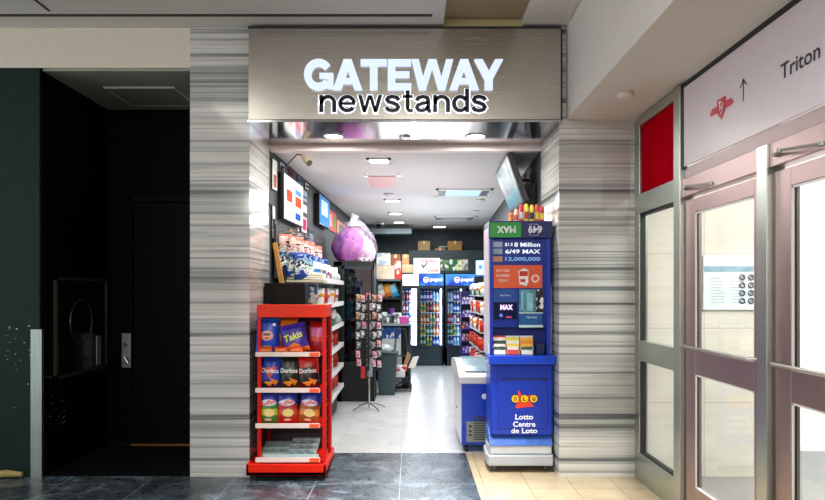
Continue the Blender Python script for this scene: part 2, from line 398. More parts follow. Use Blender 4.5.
# bulkhead right
struct('ceiling', MB().box(1.245, 7, -5, YF-.002, 2.88, ZC-.001).done(), mat('#dcd7d0', .75, var=.02), 'lowered ceiling bulkhead above the glass doors')
tag(link('smoke_detector', MB().lathe([(.055, 0), (.06, -.012), (.05, -.03), (.025, -.038)], (1.49, 4.75, 2.88)).done(), mat('#dcd7d0', .75, var=.02), smooth=True), 'small round white detector under the lowered ceiling', 'detector')

# ================================================================== FASCIA SIGN
t = thing('storefront_sign', 'brushed steel fascia sign with illuminated shop lettering above the entrance', 'sign', (0, 5.46, 2.863), world=True)
link('sign_panel', box(-1.295, 1.185, 5.42, 5.46, 2.865, 3.585), M_STEEL, t)
link('edge_trim', MB().box(-1.30, 1.19, 5.415, 5.46, 3.586, 3.602).done(), M_DARKGAP, t)
link('edge_trim', MB().box(1.186, 1.20, 5.42, 5.46, 2.865, 3.585).done(), M_DARKGAP, t)
link('backing_box', box(-1.30, 1.19, 5.46, YI-.02, 2.875, 3.6), M_DARKGAP, t)
M_LET = mat('#4a4e5c', .4, emit=.78, var=0, ecol='#cfdcff'); M_HALO = mat('#ffffff', .4, emit=.8, var=0, ecol='#dfe8ff')
ys = 5.42
X = lambda px: PX(px, 5.38); Z = lambda py: PZ(py, 5.38)
letters('GATEWAY', X(304), X(503.5), Z(89), Z(58.5), ys-.03, .029, .035, 1, M_LET, t, lab='white illuminated letter %s')
letters('newstands', X(318.5), X(488), Z(111.5), Z(94.5), ys-.012, .012, .1, 1, M_HALO, t, g=.05, name='letter_halo')
letters('newstands', X(319), X(487.5), Z(111.5), Z(94.5), ys-.03, .018, .1, 1, M_BLACKG, t, lab='black letter %s')
# steel soffit with lights
struct('ceiling', box(-1.306, 1.19, 5.43, YI, 2.845, 2.863), M_MIRROR, 'polished steel underside of the entrance')
for nm, px in (('left', 333.5), ('right', 475.5)):
    x = PX(px, 5.92)
    t = thing('round_ceiling_light', 'round bright light in the steel soffit, the %s of two' % nm, 'ceiling light', (x, 5.92, 2.845), world=True, group='entrance soffit lights')
    link('lens', MB().lathe([(.075, 0), (.07, -.006)], (x, 5.92, 2.845)).done(), mat('#ffffff', .5, emit=14, var=0, ecol='#fff6ea'), t)
    link('trim_ring', MB().tube([(x+.085*math.cos(a*PI/12), 5.92+.085*math.sin(a*PI/12), 2.843) for a in range(24)], .008, 6, True).done(), M_CHROME, t, smooth=True)
tag(link('smoke_detector', MB().lathe([(.05, 0), (.05, -.012), (.03, -.022)], (PX(405, 5.95), 5.95, 2.845)).done(), M_CHROME, smooth=True), 'small round metal detector between the two soffit lights', 'detector')
struct('lintel', box(-1.32, 1.2, YI-.0, YI+.1, 2.79, 3.0), mat('#fbeeea', .6, var=.02), 'pale ledge behind the steel soffit')

# ================================================================== SHOP SHELL
sk = .038
WL = lambda y: -1.3+sk*(y-YI)
WR = lambda y: 1.19+sk*(y-YI)
YB = 14.45; ZS = 2.8
struct('wall_shop_left', MB().poly([(WL(YI), YI, 0), (WL(YB), YB, 0), (WL(YB)-.1, YB, 0), (WL(YI)-.1, YI, 0)], (0, 0, ZS)).done(), mat('#2b3133', .6, var=.2), 'dark left wall of the shop')
struct('wall_shop_right', MB().poly([(WR(YI), YI, 0), (WR(YB)+.0, YB, 0), (WR(YB)+.1, YB, 0), (WR(YI)+.1, YI, 0)], (0, 0, ZS)).done(), mat('#3a3d42', .6, var=.2), 'dark right wall of the shop')
struct('wall_shop_back', box(-1.4, 1.7, YB, YB+.1, 0, ZS), mat('#2a4145', .5, var=.25), 'dark teal back wall of the shop')
struct('ceiling', box(-1.5, 1.8, YI+.05, YB+.1, ZS, ZS+.1), mat('#d3d4d3', .7, var=.02), 'white shop ceiling')
struct('beam', box(WL(13.4), 0.0, 13.3, 13.6, 2.62, 2.72), mat('#8a9a9e', .5, var=.1), 'grey green band of ceiling edge at the back left')
struct('beam', MB().box(-.05, 1.47, 13.72, YB, 1.86, 2.32).done(), mat('#1d3236', .5, var=.12), 'dark teal bulkhead above the drink coolers')

# shop ceiling fittings
def ceil_light(px, py0, py1, w, label, e=M_LAMP2):
    yc = (886.6/(291-py0)+886.6/(291-py1))/2; x = PX(px, yc)
    t = thing('recessed_ceiling_light', label, 'ceiling light', (x, yc, ZS), world=True, group='recessed shop ceiling lights')
    h = w/2
    link('lens', box(x-h*.75, x+h*.75, yc-h*.75, yc+h*.75, ZS-.012, ZS-.001), e, t)
    link('frame', MB().box(x-h, x+h, yc-h, yc-h*.76, ZS-.016, ZS).box(x-h, x+h, yc+h*.76, yc+h, ZS-.016, ZS).box(x-h, x-h*.76, yc-h, yc+h, ZS-.016, ZS).box(x+h*.76, x+h, yc-h, yc+h, ZS-.016, ZS).done(), M_WHITE, t)
ceil_light(379, 155, 165, .24, 'square recessed light in the shop ceiling nearest the entrance', M_LAMP)
ceil_light(392.5, 197, 203, .24, 'square recessed shop light, second from the entrance')
ceil_light(395.5, 210, 216, .24, 'square recessed shop light, third from the entrance')
ceil_light(399, 219.5, 224, .24, 'square recessed shop light, farthest of the row from the entrance')
ceil_light(439.5, 224.5, 228, .3, 'wide recessed light in front of the drink coolers')
def vent(px, py0, py1, w, label, glow):
    y0, y1 = 886.6/(291-py0), 886.6/(291-py1); yc = (y0+y1)/2; x = PX(px, yc); h = w/2; d = min((y1-y0)/2, .32)
    t = thing('ceiling_vent', label, 'ceiling vent', (x, yc, ZS), world=True)
    link('vent_core', box(x-h*.62, x+h*.62, yc-d*.75, yc+d*.75, ZS-.012, ZS-.001), mat('#86b6f2', .4, emit=1.1, var=0) if glow else mat('#b7bbbb', .5), t)
    link('frame', MB().box(x-h, x+h, yc-d, yc-d*.76, ZS-.02, ZS).box(x-h, x+h, yc+d*.76, yc+d, ZS-.02, ZS).box(x-h, x-h*.92, yc-d, yc+d, ZS-.02, ZS).box(x+h*.92, x+h, yc-d, yc+d, ZS-.02, ZS).done(), M_WHITE, t)
    for sx in (-1, 1):
        mb = MB()
        for q in (.68, .78, .87): mb.box(x+sx*h*q-.012, x+sx*h*q+.012, yc-d*.75, yc+d*.75, ZS-.018, ZS-.004)
        link('grille', mb.done(), mat('#8c9090', .4, .5), t)
vent(463, 187, 196.5, .72, 'ceiling light fixture glowing pale blue between grilles', True)
vent(454.5, 215, 220.5, .74, 'long grey ceiling vent behind the pale blue fixture', False)
yy = 8.05; x = PX(382.5, yy)
tag(link('ceiling_access_panel', box(x-.16, x+.16, yy-.35, yy+.45, ZS-.012, ZS-.001), mat('#e2b9b9', .5, var=.02)), 'pinkish square hatch in the shop ceiling', 'hatch')  # pink reflection put into the hatch's base colour
for px, py, l in ((389, 193.5, 'behind the pinkish hatch'), (480, 199.5, 'beside the pale blue fixture'), (475, 210.5, 'in front of the long vent')):
    yc = 886.6/(291-py); x = PX(px, yc)
    tag(link('smoke_detector', MB().lathe([(.07, 0), (.07, -.015), (.04, -.035)], (x, yc, ZS)).done(), mat('#c9cbca', .5), smooth=True), 'flat round ceiling detector ' + l, 'detector')
for px, py, l in ((366, 173.5, 'left'), (399, 173, 'right')):
    yc = 886.6/(291-py); x = PX(px, yc)
    tag(link('sprinkler_head', MB().lathe([(.025, 0), (.025, -.005), (.008, -.012), (.008, -.035), (.022, -.037), (.022, -.04)], (x, yc, ZS), 12).done(), M_CHROME, smooth=True), 'small metal sprinkler head %s of the pinkish hatch' % l, 'sprinkler')
t = thing('security_camera', 'small dome camera at the far end of the shop ceiling', 'camera', (PX(380, 12.9), 12.9, ZS), world=True)
link('dome', MB().lathe([(.02, -.11), (.055, -.09), (.07, -.05), (.07, -.04)], (PX(380, 12.9), 12.9, ZS)).done(), M_BLACKG, t, smooth=True)
link('housing', MB().lathe([(.075, -.04), (.08, 0)], (PX(380, 12.9), 12.9, ZS)).done(), M_GREYP, t, smooth=True)

# ================================================================== GLASS PARTITION, RIGHT
XP = 1.823
post = lambda y0, y1, x0=1.77, x1=1.865: box(x0, x1, y0, y1, 0, 2.862)
struct('window_frame_post', post(5.385, 5.498, 1.80), M_ALU, 'aluminium post against the marble pier', bev=.003)
struct('window_frame_post', post(4.50, 4.61), M_ALU, 'aluminium post between side window and first door', bev=.003)
struct('window_frame_post', box(1.77, 1.865, 3.40, 3.50, 0, 2.235), M_ALU, 'aluminium post between the two glass doors', bev=.003)
struct('window_frame_post', box(1.77, 1.865, 2.28, 2.38, 0, 2.235), M_ALU, 'aluminium post beyond the second glass door', bev=.003)
# header rail, transom
struct('trim', box(1.79, 1.865, 4.61, 5.385, 2.11, 2.26), M_ALU, 'aluminium rail above the side window', bev=.003)
struct('trim', box(1.785, 1.865, 2.38, 3.40, 2.115, 2.235), M_ALUD, 'aluminium rail above the second glass door', bev=.003)
struct('trim', box(1.785, 1.865, 3.50, 4.50, 2.115, 2.235), M_ALUD, 'aluminium rail above the first glass door', bev=.003)
struct('trim', box(1.80, 1.865, 2.28, 4.50, 2.235, 2.31), mat('#b8a4a6', .45, .3, var=.02), 'pinkish metal strip below the station sign, a reflection put into its colour')  # pinkish reflection under the sign, built as a coloured strip
struct('trim', box(1.79, 1.865, 4.61, 5.385, 2.80, 2.87), M_ALU, 'aluminium head rail over the red panel', bev=.003)
struct('trim', box(1.80, 1.865, 4.61, 5.385, .95, 1.11), M_ALU, 'aluminium middle rail of the side window', bev=.003)
struct('trim', box(1.80, 1.865, 4.61, 5.385, 0, .225), M_ALU, 'aluminium bottom rail of the side window', bev=.003)
struct('trim', MB().box(1.81, 1.84, 4.61, 4.64, .225, .95).box(1.806, 1.84, 5.35, 5.385, .225, .95).box(1.806, 1.84, 5.36, 5.385, 1.11, 2.11).box(1.806, 1.84, 4.61, 5.385, .225, .24).box(1.806, 1.84, 4.61, 5.385, 2.09, 2.11).done(), M_DARKGAP, 'black gasket around the side window')
struct('window_1', MB().box(1.825, 1.833, 4.62, 5.37, .23, .95).box(1.825, 1.833, 4.62, 5.37, 1.11, 2.10).done(), M_GLASS, 'side window panes beside the marble pier')
struct('window_2', box(1.815, 1.835, 4.62, 5.375, 2.265, 2.80), mat('#a80418', .5, var=.08, spec=0), 'deep red glass panel above the side window')
# sign
t = thing('station_sign', 'long white wayfinding sign with black arrow above the glass doors', 'sign', (1.80, 3.4, 2.31), world=True)
link('sign_face', box(1.785, 1.80, 2.30, 4.47, 2.315, 2.83), mat('#d8cdd2', .35, var=.015), t)
link('edge_frame', MB().box(1.78, 1.81, 4.47, 4.495, 2.30, 2.86).box(1.78, 1.81, 2.30, 4.495, 2.83, 2.86).done(), M_DARKGAP, t)
xs = 1.785
def on_sign(name, polys, m, label=None, off=.002):
    mb = MB()
    for p in polys: mb.poly([(xs-off, y, z) for y, z in p], (-.001, 0, 0))
    o = link(name, mb.done(), m, t)
    if label: o['label'] = label
F_R = (0, -1, 0)
text('lettering', 'Triton R', .44, .074, mat('#121212', .4, var=0), t, (xs-.001, 3.075, 2.555), F_R, (0, 0, 1), bold=.012)
ay, az = 3.665, 2.58
def seg(y0, z0, y1, z1, w):
    d = Vector((y1-y0, z1-z0)).normalized(); n = Vector((-d.y, d.x))*w/2
    return [(y0+n.x, z0+n.y), (y1+n.x, z1+n.y), (y1-n.x, z1-n.y), (y0-n.x, z0-n.y)]
on_sign('arrow', [seg(ay, az-.06, ay, az+.055, .008), seg(ay-.035, az+.02, ay+.003, az+.06, .008), seg(ay+.035, az+.02, ay-.003, az+.06, .008)], mat('#121212', .4, var=0))
ly, lz = 3.925, 2.55
mir = lambda pts: [(ly-a, lz+b) for a, b in pts]
on_sign('transit_emblem', [mir([(-.15, .0), (-.12, .028), (-.055, .028), (-.04, -.012), (-.13, -.012)]), mir([(.15, .0), (.12, .028), (.055, .028), (.04, -.012), (.13, -.012)]),
        mir([(-.055, .06), (.055, .06), (.05, -.02), (.0, -.065), (-.05, -.02)])], mat('#c8102e', .4, var=0), 'red winged shield emblem')
on_sign('emblem_monogram', [mir([(-.03, .045), (.0, .045), (.0, .035), (-.03, .035)]), mir([(-.02, .035), (-.01, .035), (-.01, -.01), (-.02, -.01)]), mir([(-.02,.0),(.02,.0),(.02,.01),(-.02,.01)]),
        mir([(.012, .035), (.022, .035), (.022, -.03), (.012, -.03)]), mir([(-.005, -.03), (.022, -.03), (.022, -.022), (-.005, -.022)])], mat('#e9e0e2', .4, var=0), None, .0045)
# doors
def glass_door(ya, yb, label):
    """leaf between depths ya<yb, on X 1.80..1.85"""
    t = thing('glass_door', label, 'door', (1.825, (ya+yb)/2, 0), world=True)
    S = .14; N = .07; x0, x1 = 1.803, 1.848
    mb = MB().box(x0, x1, ya, ya+N, .012, 2.09).box(x0, x1, yb-S, yb, .012, 2.09).box(x0, x1, ya+N, yb-S, 2.0, 2.09).box(x0, x1, ya+N, yb-S, .97, 1.125).box(x0, x1, ya+N, yb-S, .012, .245)
    link('door_frame', mb.done(), M_ALUD, t, bev=.003)
    for a, b in ((.245, .97), (1.125, 2.0)):
        link('glass_pane', box(1.823, 1.829, ya+N, yb-S, a, b), M_GLASS, t)
        g = MB()
        for (c, d, e, f) in ((ya+N, ya+N+.012, a, b), (yb-S-.012, yb-S, a, b), (ya+N, yb-S, a, a+.01), (ya+N, yb-S, b-.01, b)):
            g.box(x0+.004, x0+.014, c, d, e, f)
        link('glazing_bead', g.done(), M_WHITE, t)
        g = MB()
        for (c, d) in ((ya+N+.012, ya+N+.022), (yb-S-.022, yb-S-.012)): g.box(x0+.01, x0+.016, c, d, a+.01, b-.01)
        link('gasket', g.done(), M_DARKGAP, t)
    hb = link('push_bar', MB().tube([(1.803, ya+.03, 1.145), (1.755, ya+.05, 1.145), (1.75, ya+.1, 1.145), (1.75, yb-.1, 1.145), (1.755, yb-.05, 1.145), (1.803, yb-.03, 1.145)], .010, 10).done(), mat('#b4b2ae', .35, .9), t, smooth=True)
    cl = link('door_closer', MB().tube([(1.775, yb-.05, 2.165), (1.715, yb-.20, 2.155), (1.78, yb-.42, 2.14)], .007, 8).done(), mat('#a9aca4', .4, .5), t, smooth=True)
    link('pivot', MB().lathe([(.013, 0), (.013, .018)], (1.775, yb-.05, 2.156), 12).lathe([(.011, 0), (.011, .018)], (1.715, yb-.20, 2.146), 12).lathe([(.014, 0), (.014, .02)], (1.78, yb-.42, 2.13), 12).done(), mat('#a0a49c', .4, .6), cl, loc=(0, 0, 0))
glass_door(3.52, 4.48, 'aluminium framed glass door nearest the marble pier with notice seen through it')
glass_door(2.41, 3.38, 'aluminium framed glass door at the right, bright white behind its panes')
# vestibule beyond
struct('wall_vestibule', box(1.875, 2.98, YF, 5.7, 0, 2.95), M_WALLT, 'cream panelled wall beyond the glass')
struct('wall_vestibule', box(2.9, 7, 6.4, 6.6, 0, 2.95), mat('#f2f4f4', .6, var=.01), 'white wall at the far end beyond the glass doors')
struct('wall_vestibule', box(2.9, 2.98, 5.7, 6.4, 0, 2.95), M_WALLT, 'cream wall return beyond the glass')
struct('wall_vestibule', box(7, 7.1, -5, 6.6, 0, 2.95), mat('#e9e9e6', .6, var=.01), 'pale side wall beyond the doors')
struct('ceiling', box(1.87, 7, 5.5, 6.6, 2.9, 3.0), M_CREAM, 'ceiling beyond the glass doors')
t = thing('notice_board', 'white rules notice with round symbols on the cream wall behind the door', 'notice', (2.64, 5.48, 1.36), world=True)
bx0, bx1, bz0, bz1 = 2.345, 2.94, 1.35, 1.785
link('board', box(bx0, bx1, 5.478, 5.499, bz0, bz1), mat('#dfe9ec', .4, var=.01), t)
link('header_band', box(bx0+.005, bx1-.005, 5.475, 5.478, 1.655, 1.70), mat('#8fb3c4', .4, var=.2), t)
mb = MB()
rnd = random.Random(3)
for r in range(9):
    for c in range(2): mb.box(bx0+.06+c*.16, bx0+.06+c*.16+rnd.uniform(.08, .13), 5.475, 5.478, 1.60-r*.024, 1.604-r*.024)
link('text_lines', mb.done(), mat('#a9b6ba', .5, var=0), t)
for r in range(4):
    for c in range(3):
        cx, cz = bx0+.31+c*.07, 1.61-r*.063
        link('round_symbol', MB().tube([(cx+.02*math.cos(a*PI/8), 5.474, cz+.02*math.sin(a*PI/8)) for a in range(16)], .0055, 4, True).tube([(cx-.014, 5.474, cz-.014), (cx+.014, 5.474, cz+.014)], .0035, 4).done(), mat('#3c4a50', .5, var=0), t)

# ================================================================== BAGS AND OTHER STOCK
def bag_depth(x, z, w, h, d):
    """front surface offset of a filled foil bag; z from 0 to h"""
    u = min(1, abs(2*x/w)); v = min(1, abs(2*(z-h/2)/(h*.92)))
    return d/2*max(0, 1-u**2.6)**.6*max(0, 1-v**3.2)**.6
def bag_mesh(w, h, d, seed=0, nx=12, nz=14):
    rnd = random.Random(seed); b = bmesh.new(); ph = [rnd.random()*6 for _ in range(4)]
    def pt(i, j, side):
        u = i/nx*2-1; z = h*j/nz; pinch = 1-.06*math.sin(PI*j/nz)
        x = u*w/2*(pinch if 0 < j < nz else 1.0)
        k = bag_depth(u*w/2, z, w, h, d)
        k += d*.05*math.sin(9*u+ph[0]+3*z/h)*math.sin(7*z/h+ph[1])*(1-u*u)*(1 if 0 < j < nz else 0)
        if j in (0, nz): k = .0025
        if i in (0, nx): k = .0015
        return (x, -k if side else k, z)
    g = [[[b.verts.new(pt(i, j, s)) for j in range(nz+1)] for i in range(nx+1)] for s in (1, 0)]
    for s in (0, 1):
        for i in range(nx):
            for j in range(nz):
                q = (g[s][i][j], g[s][i+1][j], g[s][i+1][j+1], g[s][i][j+1]); b.faces.new(q if s == 0 else q[::-1])
    for j in range(nz):
        b.faces.new((g[0][0][j], g[0][0][j+1], g[1][0][j+1], g[1][0][j])); b.faces.new((g[0][nx][j], g[1][nx][j], g[1][nx][j+1], g[0][nx][j+1]))
    for i in range(nx):
        b.faces.new((g[0][i][0], g[1][i][0], g[1][i+1][0], g[0][i+1][0])); b.faces.new((g[0][i][nz], g[0][i+1][nz], g[1][i+1][nz], g[1][i][nz]))
    bmesh.ops.recalc_face_normals(b, faces=b.faces[:])
    me = bpy.data.meshes.new('bag'); b.to_mesh(me); b.free()
    for p in me.polygons: p.use_smooth = True
    return me
def on_bag(name, pts_faces, m, bag, w, h, d, off=.002):
    vs, fs = pts_faces; b = bmesh.new()
    V = [b.verts.new((x, 0, z)) for x, _, z in vs]
    for f in fs:
        try: b.faces.new([V[i] for i in f])
        except ValueError: pass
    for _ in range(2):
        e = [e for e in b.edges if e.calc_length() > .02]
        if e: bmesh.ops.subdivide_edges(b, edges=e, cuts=2); bmesh.ops.triangulate(b, faces=b.faces[:])
    for v in b.verts: v.co.y = -(bag_depth(v.co.x, v.co.z, w, h, d)*1.06+off)
    me = bpy.data.meshes.new(name); b.to_mesh(me); b.free()
    return link(name, me, m, bag)
def disc(cx, cz, rx, rz, n=20, rot=0):
    vs = [(cx, 0, cz)]+[(cx+rx*math.cos(2*PI*i/n+rot), 0, cz+rz*math.sin(2*PI*i/n+rot)) for i in range(n)]
    return vs, [(0, 1+i, 1+(i+1) % n) for i in range(n)]
def shape(pts): return [(x, 0, z) for x, z in pts], [tuple(range(len(pts)))]
def foil_bag(name, label, loc, w, h, d, stops, seed, rot=(0, 0, 0), group=None, logo=None, art=(), cat='snack bag', noise=.12):
    t = thing(name, label, cat, loc, group=group); t.rotation_euler = rot
    m = bands('printed_foil', stops, 'Z', (0, h), .28, noise, scale=22)
    b = link('bag', bag_mesh(w, h, d, seed), m, t)
    for (nm, pf, c, off) in art: on_bag(nm, pf, mat(c, .35, var=.08), b, w, h, d, off)
    if logo:
        s, lw, lh, lz, lc = logo[:5]; vs, fs = text_mesh(s, lw, lh, bold=.02); sl = logo[5] if len(logo) > 5 else 0
        on_bag('logo', ([(x, 0, z+lz+x*sl) for x, _, z in vs], fs), mat(lc, .35, var=0), b, w, h, d, .0045)
    return t

# ------------------------------------------------------------------ red snack rack
YR = 5.37; RX0, RX1 = -1.303, -.675
t = thing('snack_display_rack', 'red metal snack display rack with white price strips on a red tray base', 'display rack', (-1.0, 5.62, 0), world=True)
link('base_tray', MB().box(RX0, RX1, YR, 5.97, .045, .075).box(RX0, RX1, YR, YR+.02, .045, .135).box(RX1-.02, RX1, YR, 5.97, .045, .135).box(RX0, RX0+.02, YR, 5.9, .045, .135).box(RX0, RX1, 5.95, 5.97, .045, .135)
     .box(RX0+.02, RX1-.02, YR+.02, 5.95, .075, .125).done(), M_RED, t, bev=.004)
for x in (RX0+.06, RX1-.06):
    for y in (YR+.06, 5.84):
        link('caster', MB().lathe([(.02, -.012), (.02, .012)], (x, y, .021), 12, 'X').box(x-.012, x+.012, y-.012, y+.012, .02, .046).done(), M_RUBBER, t)
px0, px1 = PX(257, 5.43), PX(326, 5.43)
for (x, y) in ((px0, 5.44), (px1-.03, 5.44)): link('post', box(x, x+.03, y, y+.03, .125, 1.30), M_RED2, t, bev=.002)
for (x, y) in ((px0, 5.80), (px1-.03, 5.80)): link('post', box(x, x+.03, y, y+.03, .125, 1.36), M_RED2, t, bev=.002)
link('perforated_side', MB().box(px1-.012, px1-.006, 5.47, 5.50, .14, 1.3).box(px1-.012, px1-.006, 5.77, 5.80, .14, 1.3).done(), M_RED2, t)
mb = MB()
for k in range(26): mb.box(px1-.001, px1+.0015, 5.449, 5.461, .18+k*.043, .205+k*.043)
link('slot_holes', mb.done(), M_DARKGAP, t)
link('header_panel', MB().box(px0, px1, 5.425, 5.44, 1.29, 1.39).box(px1-.012, px1, 5.44, 5.83, 1.29, 1.39).box(px0, px0+.012, 5.44, 5.83, 1.29, 1.39).box(px0+.012, px1-.012, 5.44, 5.83, 1.37, 1.385).done(), mat('#e62c04', .4, var=.03, spec=.25), t, bev=.003)
shz = [PZ(354, 5.40), PZ(390, 5.40), PZ(425.5, 5.40), .165]
for i, z in enumerate(shz):
    sh = link('shelf', MB().box(px0+.03, px1-.03, 5.41, 5.80, z-.012, z-.004).done(), M_RED2, t)
    link('price_strip', MB().box(px0-.005, px1-.045, 5.395, 5.409, z-.02, z+.016).done(), mat('#e6cfc6', .4, var=.03), sh, loc=(0, 0, 0))
    link('price_tag', MB().box(px1-.125, px1-.05, 5.390, 5.394, z-.017, z+.013).done(), mat('#e8552a', .4, var=.03), sh, loc=(0, 0, 0))
for z in (shz[0], shz[1], shz[2]):
    link('back_wire', MB().tube([(px0+.03, 5.79, z+.14), (px1-.03, 5.79, z+.14)], .004, 6).done(), M_RED2, t)
    link('side_wire', MB().tube([(px1-.02, 5.46, z+.12), (px1-.02, 5.79, z+.12)], .004, 6).done(), M_RED2, t)
link('back_panel', box(px0+.03, px1-.03, 5.815, 5.822, .15, 1.29), mat('#26191c', .6, var=.1), t)
link('side_panel', box(px0-.004, px0+.0, 5.48, 5.79, .14, 1.28), mat('#571511', .5, var=.1), t)
BY = 5.50
def rx(px): return PX(px, BY)
tilt = -.14
Z1 = shz[0]; Z2 = shz[1]; Z3 = shz[2]
NAVY = '#0f2a9c'
foil_bag('snack_bag', 'bright blue snack bag with a pinkish face, left on the top rack shelf', (rx(267.5), BY, Z1), .195, .30, .095, [(0, '#2a58c8'), (.12, '#1846c4'), (.6, '#1140b4'), (.88, '#2f7be0')], 1, (tilt, 0, .04), 'snack bags on the red rack',
    None, [('yellow_print', disc(0, .045, .045, .012), '#b9b04a', .002), ('face_print', disc(0, .135, .05, .04), '#e7a08c', .002), ('eyes_print', disc(0, .145, .03, .012), '#3b2a33', .0035), ('mouth_print', disc(0, .115, .02, .008), '#c4342a', .0035), ('spot_print', disc(.055, .225, .013, .013), '#f0f3f2', .002)])
foil_bag('snack_bag', 'orange foil snack bag behind the purple one on the top rack shelf', (rx(285), BY+.07, Z1), .185, .295, .09, [(0, '#c8471a'), (.3, '#e0671f'), (.75, '#f07f27'), (.9, '#d95a1c')], 2, (tilt, 0, .06), 'snack bags on the red rack',
    None, [('chip_print', disc(-.03, .15, .035, .03), '#f7b44a', .002), ('dark_print', disc(.0, .08, .05, .028), '#9c2d14', .002)])
foil_bag('snack_bag', 'purple foil snack bag with slanted yellow green lettering on the top rack shelf', (rx(298), BY-.035, Z1+.005), .215, .235, .09, [(0, '#d4621f'), (.16, '#3c2390'), (.5, '#33208a'), (.9, '#4a2f9f')], 3, (tilt, -.22, 0), 'snack bags on the red rack',
    ('Takis', .15, .055, .13, '#d8dc2c', .15), [('chip_print', shape([(-.08, .05), (-.03, .015), (.05, .05), (.0, .08)]), '#e27a26', .002)])
foil_bag('snack_bag', 'red and pink foil snack bag at the right end of the top rack shelf', (rx(314), BY+.06, Z1), .13, .25, .07, [(0, '#9c1f2c'), (.35, '#d8443e'), (.5, '#d96a9b'), (.8, '#b01c20')], 4, (tilt, .05, -.15), 'snack bags on the red rack')
for i, px in enumerate((268, 283, 298)):
    foil_bag('snack_bag', ['small orange red bag lying low at the left of the top rack shelf', 'small red orange bag lying low in the middle of the top rack shelf', 'small orange bag lying below the purple one on the top rack shelf'][i], (rx(px), BY-.075, Z1), .11, .055, .05, [(0, '#b8321c'), (.4, '#e4762a'), (.7, '#c43a20')], 40+i, (0, 0, 0), 'small bags lying on the top rack shelf')
for i, (px, st, nm, lc) in enumerate(((270, [(0, '#1d1f52'), (.2, '#1c3aa8'), (.55, '#1836a6'), (.85, '#2148b8')], 'blue', '#f4f4f4'), (289.5, [(0, '#14301e'), (.2, '#101614'), (.6, '#131a18'), (.85, '#1d4a2a')], 'black and green', '#f1f1ee'), (309, [(0, '#50100f'), (.15, '#241312'), (.42, '#b81a18'), (.72, '#d8241e')], 'red', '#f1f1ee'))):
    foil_bag('snack_bag', '%s foil tortilla chip bag on the second rack shelf' % nm, (rx(px), BY, Z2), .178, .285, .09, st, 10+i, (tilt, .05*(1-i), .05*(i-1)), 'snack bags on the red rack',
        ('Doritos', .135, .036, .14, lc), [('triangle_print', shape([(-.05, .16), (.06, .175), (.0, .075)]), ['#c93a22', '#263c26', '#1d1a18'][i], .002), ('chip_print', shape([(-.05, .05), (.045, .06), (.0, .0+.01)]), '#eca13a', .002), ('chip_print', shape([(.0, .085), (.07, .06), (.045, .02)]), '#e08427', .003)])
for i, (px, c1, c2, nm) in enumerate(((269, '#3f8f35', '#b9cf3c', 'green'), (288.5, '#b3201f', '#d7402c', 'red'), (308, '#a6521f', '#d9813a', 'orange brown'))):
    foil_bag('snack_bag', 'ridged chip bag, navy top and %s bottom, third rack shelf' % nm, (rx(px), BY-.01, Z3), .18, .285, .095, [(0, c1), (.22, c2), (.4, c1), (.52, '#2434a0'), (.85, '#1f2c94')], 20+i, (tilt, [.0, -.06, .1][i], .05*(1-i)), 'snack bags on the red rack',
        ('Ruffles', .12, .034, .165, '#e63436', .25), [('logo_cloud', disc(0, .165, .066, .026, rot=.2), '#dfe6f4', .002), ('chip_print', disc(.01, .085, .045, .032), '#f1d98a', .002), ('label_print', disc(.0, .03, .03, .01), '#f3ead0', .002)])
# flat packs at the bottom
gm = mottled('printed_carton', ['#7fa3a6', '#9dbcbc', '#5d8588', '#b9cfcb', '#86a7a4'], 55, .4)
k = 0
tmpl = None
for r in range(3):
    for c in range(6):
        x = rx(265)+c*.076; y = 5.50+r*.095; z = .166+.02*r+(0 if c < 3 else .028)
        if tmpl is None:
            tmpl = thing('carton_pack', '', 'pack', (x, y, z)); link('carton', box(-.036, .036, -.042, .042, 0, .03), gm, tmpl, bev=.002); link('band', box(-.0365, .0365, -.012, .012, .001, .0306), mat('#d3e0dd', .4), tmpl); p = tmpl
        else: p = copy_tree(tmpl)
        place(p, (x, y, z), (.22, 0, 0), 'grey teal flat carton in the rows on the bottom shelf of the red rack', 'grey teal cartons on the bottom rack shelf')
link('carton_tray', MB().box(px0+.05, px1-.06, 5.43, 5.78, .15, .158).box(px0+.05, px1-.06, 5.43, 5.436, .158, .2).done(), mat('#a9c2c4', .3), None)
tag(bpy.data.objects['carton_tray'], 'clear tray holding the cartons at the bottom of the red rack', 'tray')
# ------------------------------------------------------------------ black box + wood piece behind the rack
tag(link('display_stand', box(PX(264.6, 6.0), PX(305, 6.0), 6.0, 6.22, 0, PZ(283, 6.0)), mat('#0a0a09', .6, var=.1, spec=.2), bev=.006), 'matt black floor stand right behind the red snack rack', 'stand')
w0 = PX(276, 6.33)
tag(link('wooden_bat', MB().poly([(PX(272.5, 6.15), 6.15, PZ(243, 6.15)), (PX(276.5, 6.15), 6.15, PZ(242, 6.15)), (PX(284, 6.15), 6.15, PZ(283, 6.0)), (PX(279, 6.15), 6.15, PZ(283, 6.0))], (0, .03, 0)).done(), mat('#c58a2c', .5, var=.15), bev=.004), 'leaning yellow wooden stick beside the hanging blue bags', 'stick')

